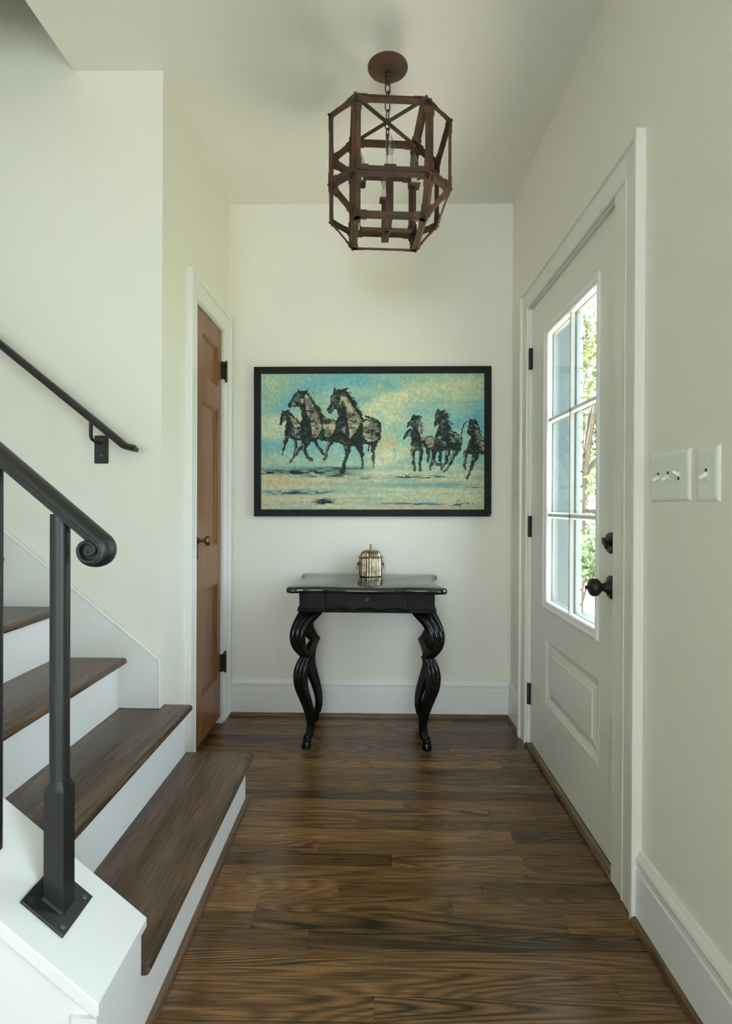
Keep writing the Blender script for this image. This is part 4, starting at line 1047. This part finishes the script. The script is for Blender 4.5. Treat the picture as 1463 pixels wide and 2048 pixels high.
    lay(np.clip(blob(.18, .868, .12, .02), 0, .45) * n2, c(92, 160, 190)); lay(np.clip(blob(.75, .945, .06, .015), 0, .7), c(150, 196, 206))
    # horses -------------------------------------------------------------
    wx = (fbm(50, 32, 500) - .5) * .010 + (noise(150, 95, 520) - .5) * .006; wy = (fbm(50, 32, 600) - .5) * .014 + (noise(150, 95, 620) - .5) * .008
    PX_, PY_ = U + wx, V + wy
    A = lambda x, y: (((x / 5.852 + 510) - 521.4) / 445.6, ((y / 5.852 + 740) - 747.5) / 272.5)
    Bm = lambda x, y: (((x / 5.971 + 740) - 521.4) / 445.6, ((y / 5.971 + 740) - 747.5) / 272.5)
    def poly(pts, mp):
        P = [mp(*q) for q in pts]; m = np.zeros((GH, GW), bool); j = len(P) - 1
        for i in range(len(P)):
            xi, yi = P[i]; xj, yj = P[j]
            if yi != yj:
                cnd = ((yi > PY_) != (yj > PY_)) & (PX_ < (xj - xi) * (PY_ - yi) / (yj - yi) + xi); m ^= cnd
            j = i
        return m.astype(float)
    def stroke(pts, mp, hard=True):
        m = np.zeros((GH, GW))
        for (x0, y0, w0), (x1, y1, w1) in zip(pts[:-1], pts[1:]):
            a = mp(x0, y0); b = mp(x1, y1); sc = 5.9 * 445.6
            ax, ay = a[0] * 1.635, a[1]; bx, by = b[0] * 1.635, b[1]
            px, py = PX_ * 1.635, PY_
            L2 = (bx - ax) ** 2 + (by - ay) ** 2 + 1e-12
            t = np.clip(((px - ax) * (bx - ax) + (py - ay) * (by - ay)) / L2, 0, 1)
            d = np.hypot(px - ax - t * (bx - ax), py - ay - t * (by - ay))
            w = (w0 + (w1 - w0) * t) / 2 / (5.9 * 272.5)
            m = np.maximum(m, S(1.25, .75, d / w) if False else np.clip((w * 1.2 - d) / (w * .4), 0, 1))
        return m
    DK = c(34, 42, 40); BG = c(168, 162, 136); GR = c(112, 120, 112); TE = c(92, 122, 122)
    kn = fbm(40, 26, 700); kf = fbm(110, 70, 720)
    def horse(outline, legs, lights, greys, mp, dk=DK, bg=BG, teal=()):
        for lg in legs: lay(stroke(lg, mp) * .95, dk * 1.02)
        for lg in legs: lay(stroke([(x - w * .22, y, w * .3) for x, y, w in lg], mp) * S(.5, .62, kn) * .8, bg)
        m = poly(outline, mp); lay(m, dk)
        lay(m * S(.52, .70, kf) * .5, GR * .9); lay(m * S(.60, .66, kn) * S(.45, .6, kf) * .6, TE * .9)
        for g in teal: lay(poly(g, mp) * m * S(.36, .60, kn * .5 + kf * .5) * .9, TE)
        for g in greys: lay(poly(g, mp) * m * S(.36, .58, kn * .5 + kf * .5) * .95, GR * 1.15)
        for g in lights:
            lm = poly(g, mp) * m; mixn = kn * .5 + kf * .5
            lay(lm * S(.34, .46, mixn) * .92, bg * .92); lay(lm * S(.52, .62, kf) * .55, GR * .75); lay(lm * S(.54, .62, kn) * .75, c(196, 188, 158))
            lay(lm * S(.60, .66, fbm(30, 55, 810)) * .75, dk * 1.2)
    def hair(pts, mp, n, ln, ang, w=9, col=None):
        r = np.random.RandomState(int(pts[0][0]))
        for _ in range(n):
            k = r.randint(len(pts) - 1); t = r.rand()
            x = pts[k][0] * (1 - t) + pts[k + 1][0] * t; y = pts[k][1] * (1 - t) + pts[k + 1][1] * t
            a = ang + r.randn() * .35; l = ln * (.5 + r.rand())
            lay(stroke([(x, y, w), (x + math.cos(a) * l, y + math.sin(a) * l, 3)], mp) * .85, DK if col is None else col)
    # pale distant horse in the middle
    lay(poly([(110, 735), (180, 745), (240, 765), (300, 770), (328, 820), (330, 880), (312, 930), (300, 985), (272, 975), (262, 935), (200, 950), (150, 975), (120, 1010), (100, 940)], Bm) * S(.25, .5, n2 * .6 + kf * .4) * .8, c(200, 184, 144))
    lay(stroke([(290, 960, 40), (295, 1010, 26), (285, 1080, 10)], Bm) * .5, c(120, 150, 140)); lay(stroke([(105, 760, 50), (100, 860, 40)], Bm) * .6, c(110, 140, 130))
    lay(np.clip(blob(.545, .62, .05, .06), 0, .6), c(220, 218, 190))
    # small horse far left
    horse([(325, 470), (345, 478), (425, 460), (400, 490), (440, 525), (480, 570), (530, 610), (560, 690), (560, 830), (480, 825), (400, 800), (350, 780), (348, 700), (372, 600), (340, 595), (312, 645), (285, 640), (290, 590), (300, 515)],
          [[(372, 780, 46), (352, 860, 34), (332, 940, 24), (322, 995, 14)], [(470, 820, 50), (476, 900, 28), (455, 980, 18), (440, 1030, 10)]],
          [[(390, 530), (430, 550), (520, 625), (525, 660), (470, 680), (430, 620)], [(320, 540), (372, 540), (360, 600), (325, 600)]],
          [[(430, 690), (540, 700), (530, 800), (430, 780)]], A)
    hair([(410, 500), (500, 600)], A, 12, 40, .6)
    # second horse
    horse([(495, 215), (515, 242), (545, 250), (600, 238), (640, 212), (612, 262), (640, 300), (690, 390), (760, 450), (775, 500), (840, 560), (950, 590), (960, 700), (920, 790), (860, 835), (700, 822), (640, 855), (580, 880), (540, 850), (518, 760), (528, 640), (552, 580), (540, 500), (520, 430), (470, 432), (420, 442), (392, 452), (383, 405), (420, 345), (455, 290), (500, 250)],
          [[(600, 830, 64), (520, 930, 40), (450, 1030, 26), (412, 1082, 26)], [(605, 850, 76), (572, 930, 46), (612, 1022, 32), (662, 1055, 38)], [(690, 815, 60), (722, 880, 42), (790, 970, 26), (835, 1012, 24)]],
          [[(590, 275), (640, 320), (690, 440), (745, 530), (772, 610), (775, 700), (720, 795), (668, 785), (655, 640), (600, 480), (585, 380)], [(780, 515), (860, 555), (950, 600), (930, 740), (840, 790), (805, 690), (785, 620)], [(520, 330), (575, 345), (560, 400), (520, 385)], [(425, 370), (480, 400), (440, 432)]],
          [[(700, 480), (740, 560), (690, 660), (660, 600)], [(820, 720), (900, 740), (880, 800), (800, 790)]], A, teal=[[(460, 290), (520, 280), (510, 380), (450, 370)], [(690, 500), (750, 540), (740, 640), (670, 690), (650, 620)]])
    hair([(620, 280), (690, 390), (760, 460)], A, 34, 50, .8)
    lay(stroke([(560, 430, 22), (575, 560, 34), (560, 640, 40)], A) * .85, DK); lay(stroke([(630, 300, 12), (700, 420, 18), (760, 500, 14)], A) * .8, DK)
    # main horse
    horse([(935, 185), (946, 230), (1000, 228), (1095, 215), (1060, 248), (1110, 290), (1160, 370), (1190, 440), (1240, 520), (1262, 572), (1330, 590), (1420, 610), (1462, 640), (1476, 720), (1460, 810), (1412, 880), (1330, 872), (1200, 885), (1120, 895), (1040, 885), (940, 845), (880, 855), (858, 842), (900, 780), (925, 700), (932, 640), (972, 540), (955, 455), (912, 465), (892, 518), (850, 508), (843, 460), (880, 400), (880, 310), (910, 270)],
          [[(882, 838, 74), (852, 900, 42), (832, 980, 30), (816, 1045, 42)], [(1080, 870, 96), (1082, 960, 58), (1048, 1080, 36), (1032, 1140, 50), (1018, 1192, 58)], [(1210, 870, 90), (1238, 960, 54), (1252, 1050, 28), (1250, 1155, 24)], [(1382, 870, 84), (1382, 960, 42), (1380, 1060, 26), (1378, 1155, 20)], [(1330, 870, 24), (1320, 970, 10)]],
          [[(1000, 255), (1060, 285), (1120, 400), (1180, 480), (1245, 580), (1230, 640), (1160, 740), (1110, 805), (1095, 690), (1075, 540), (1050, 420), (1000, 440), (962, 425), (1000, 350)], [(1245, 605), (1330, 600), (1440, 630), (1460, 720), (1430, 820), (1330, 848), (1270, 790), (1268, 690)], [(920, 400), (950, 440), (900, 455)]],
          [[(1290, 690), (1440, 660), (1450, 760), (1380, 840), (1300, 800)], [(1000, 700), (1060, 640), (1060, 760)]], A, teal=[[(890, 310), (950, 290), (940, 400), (890, 410)]])
    lay(stroke([(1020, 420, 30), (1050, 560, 44), (1070, 700, 40)], A) * .75, DK); lay(stroke([(1230, 640, 14), (1220, 720, 60), (1200, 830, 100)], A) * .9, DK)
    hair([(1060, 250), (1150, 370), (1240, 520)], A, 46, 60, .85)
    lay(stroke([(-60, 555, 22), (0, 580, 34), (70, 605, 38), (118, 645, 26)], Bm) * S(.2, .4, kn), DK); lay(stroke([(120, 650, 16), (128, 740, 12)], Bm), DK)
    lay(np.clip(blob(.53, .70, .03, .09), 0, .55) * (.4 + n2), c(216, 214, 190))
    # right group
    horse([(650, 790), (755, 800), (770, 900), (700, 965), (650, 930), (630, 850)], [[(690, 960, 60), (690, 1040, 30), (684, 1105, 14)]], [[(650, 790), (755, 800), (765, 900), (700, 930), (660, 880)]], [], Bm, bg=c(196, 186, 152))
    horse([(490, 700), (512, 740), (492, 795), (430, 802), (412, 847), (390, 835), (400, 790), (430, 720), (460, 700)], [], [[(440, 740), (480, 720), (480, 780), (450, 780)]], [], Bm, bg=TE)
    horse([(530, 535), (545, 556), (590, 545), (582, 590), (594, 640), (612, 700), (622, 800), (652, 850), (640, 930), (606, 985), (560, 970), (500, 965), (478, 880), (490, 800), (512, 740), (500, 680), (470, 672), (435, 692), (430, 640), (470, 600), (500, 570)],
          [[(510, 960, 52), (512, 1050, 36), (516, 1110, 38), (526, 1202, 34)], [(606, 960, 52), (601, 1050, 34), (592, 1110, 34), (588, 1202, 30)]],
          [[(580, 600), (605, 700), (625, 820), (600, 830), (575, 700)]], [[(600, 760), (650, 850), (640, 930), (600, 960)], [(490, 900), (540, 930), (520, 965), (495, 960)]], Bm, teal=[[(480, 610), (530, 600), (510, 660), (470, 660)], [(545, 590), (580, 600), (575, 650), (540, 660)]])
    hair([(585, 560), (615, 720)], Bm, 18, 36, .7)
    horse([(810, 462), (825, 490), (900, 480), (880, 506), (938, 555), (905, 572), (925, 640), (962, 720), (1042, 760), (1098, 820), (1082, 900), (1042, 965), (1000, 965), (900, 965), (830, 985), (760, 985), (748, 880), (770, 780), (800, 720), (812, 640), (782, 682), (755, 670), (753, 630), (775, 590), (775, 530)],
          [[(762, 955, 64), (746, 1060, 38), (714, 1192, 24)], [(764, 990, 50), (746, 1080, 30), (784, 1135, 30), (838, 1130, 42), (856, 1192, 22)], [(832, 980, 44), (830, 1090, 30)], [(922, 960, 50), (906, 1100, 30), (850, 1192, 26)], [(1040, 930, 76), (982, 1050, 42), (930, 1160, 30), (884, 1217, 28)]],
          [[(868, 850), (890, 860), (885, 915), (875, 910)]], [[(930, 730), (1060, 790), (1080, 860), (1000, 880), (940, 830)], [(780, 800), (870, 790), (880, 900), (800, 890)], [(830, 580), (880, 600), (850, 720), (830, 650)]], Bm, teal=[[(780, 560), (820, 530), (815, 600), (785, 630)]])
    hair([(900, 510), (920, 620), (960, 720)], Bm, 26, 46, .6); lay(stroke([(1075, 780, 10), (1098, 705, 16), (1128, 640, 14), (1172, 615, 6)], Bm) * .9, DK)
    horse([(1180, 576), (1196, 606), (1236, 602), (1246, 585), (1257, 612), (1292, 680), (1312, 790), (1362, 820), (1362, 1022), (1290, 1012), (1250, 1045), (1210, 1012), (1138, 995), (1150, 920), (1170, 860), (1202, 790), (1170, 782), (1150, 742), (1165, 660)],
          [[(1132, 985, 48), (1121, 1080, 30), (1115, 1150, 22), (1137, 1192, 20)], [(1250, 1030, 74), (1226, 1110, 44), (1190, 1210, 28), (1154, 1292, 28)]],
          [[(1222, 640), (1280, 670), (1300, 790), (1358, 830), (1358, 960), (1290, 950), (1250, 820), (1240, 730)]], [[(1170, 640), (1210, 640), (1190, 740), (1165, 730)]], Bm)
    hair([(1260, 610), (1305, 780)], Bm, 22, 34, .9)
    # dust and glaze, canvas grain, signature
    lay(np.clip(blob(.12, .62, .2, .03), 0, .5) * n2 * .9, c(196, 204, 176)); lay(np.clip(blob(.75, .70, .16, .03), 0, .6) * n2, c(190, 206, 184))
    sg = c(70, 80, 76)
    cur = [(1060, 1560), (1035, 1555), (1022, 1590), (1030, 1612), (1056, 1604)]
    lay(stroke([(x, y, 8) for x, y in cur], Bm) * .75, sg)
    wv = [(1070, 1540), (1068, 1660)]; lay(stroke([(x, y, 7) for x, y in wv], Bm) * .6, sg)
    wv = [(1078 + i * 9, 1592 + (8 if i % 2 else -6)) for i in range(12)] + [(1238, 1606)]; lay(stroke([(x, y, 7) for x, y in wv], Bm) * .75, sg)
    img = img * (1 + (kf[..., None] - .5) * .26 + (n3[..., None] - .5) * .10 + (rng.rand(GH, GW, 1) - .5) * .07)
    img[..., 0] *= 1.0
    img = np.clip(img * np.array([.97, .97, .95]), 0, 1)
    return np.where(img <= 0.04045, img / 12.92, ((img + 0.055) / 1.055) ** 2.4)
GW, GH = 520, 318
pic = paint_canvas(GW, GH)
cx0, cx1, cz0, cz1 = x0 + FT - 0.001, x1 - FT + 0.001, z0 + FT - 0.001, z1 - FT + 0.001
xs_ = np.linspace(cx0, cx1, GW + 1); zs_ = np.linspace(cz1, cz0, GH + 1)
XX, ZZ = np.meshgrid(xs_, zs_)
vv = np.stack([XX.ravel(), np.full(XX.size, 0.0), ZZ.ravel()], 1)
ii = (np.arange(GH)[:, None] * (GW + 1) + np.arange(GW)[None]).ravel()
ff = np.stack([ii, ii + GW + 1, ii + GW + 2, ii + 1], 1)
me = bpy.data.meshes.new('canvas')
me.vertices.add(len(vv)); me.vertices.foreach_set('co', vv.ravel().astype(np.float32))
me.loops.add(ff.size); me.loops.foreach_set('vertex_index', ff.ravel().astype(np.int32))
me.polygons.add(len(ff)); me.polygons.foreach_set('loop_start', (np.arange(len(ff)) * 4).astype(np.int32))
me.update(calc_edges=True)
at = me.color_attributes.new('paint', 'FLOAT_COLOR', 'CORNER')
cc = np.ones((len(ff), 4, 4), np.float32); cc[:, :, :3] = pic.reshape(-1, 3)[:, None, :]
at.data.foreach_set('color', cc.ravel())
me.materials.append(MATS['oil_paint'])
cv = bpy.data.objects.new('canvas', me); COL.objects.link(cv); place(cv, (0, -0.022, 0), pt)
cv['label'] = 'blue green canvas of dark horses running over wet sand'
add('backing_board', MB().box(cx0 - .004, cx1 + .004, -0.0215, -0.002, cz0 - .004, cz1 + .004), 'frame_black', pt)
pt.location = (-0.0195, YB - 0.0005, 1.4693); pt.rotation_euler = (0, math.radians(-0.25), 0)
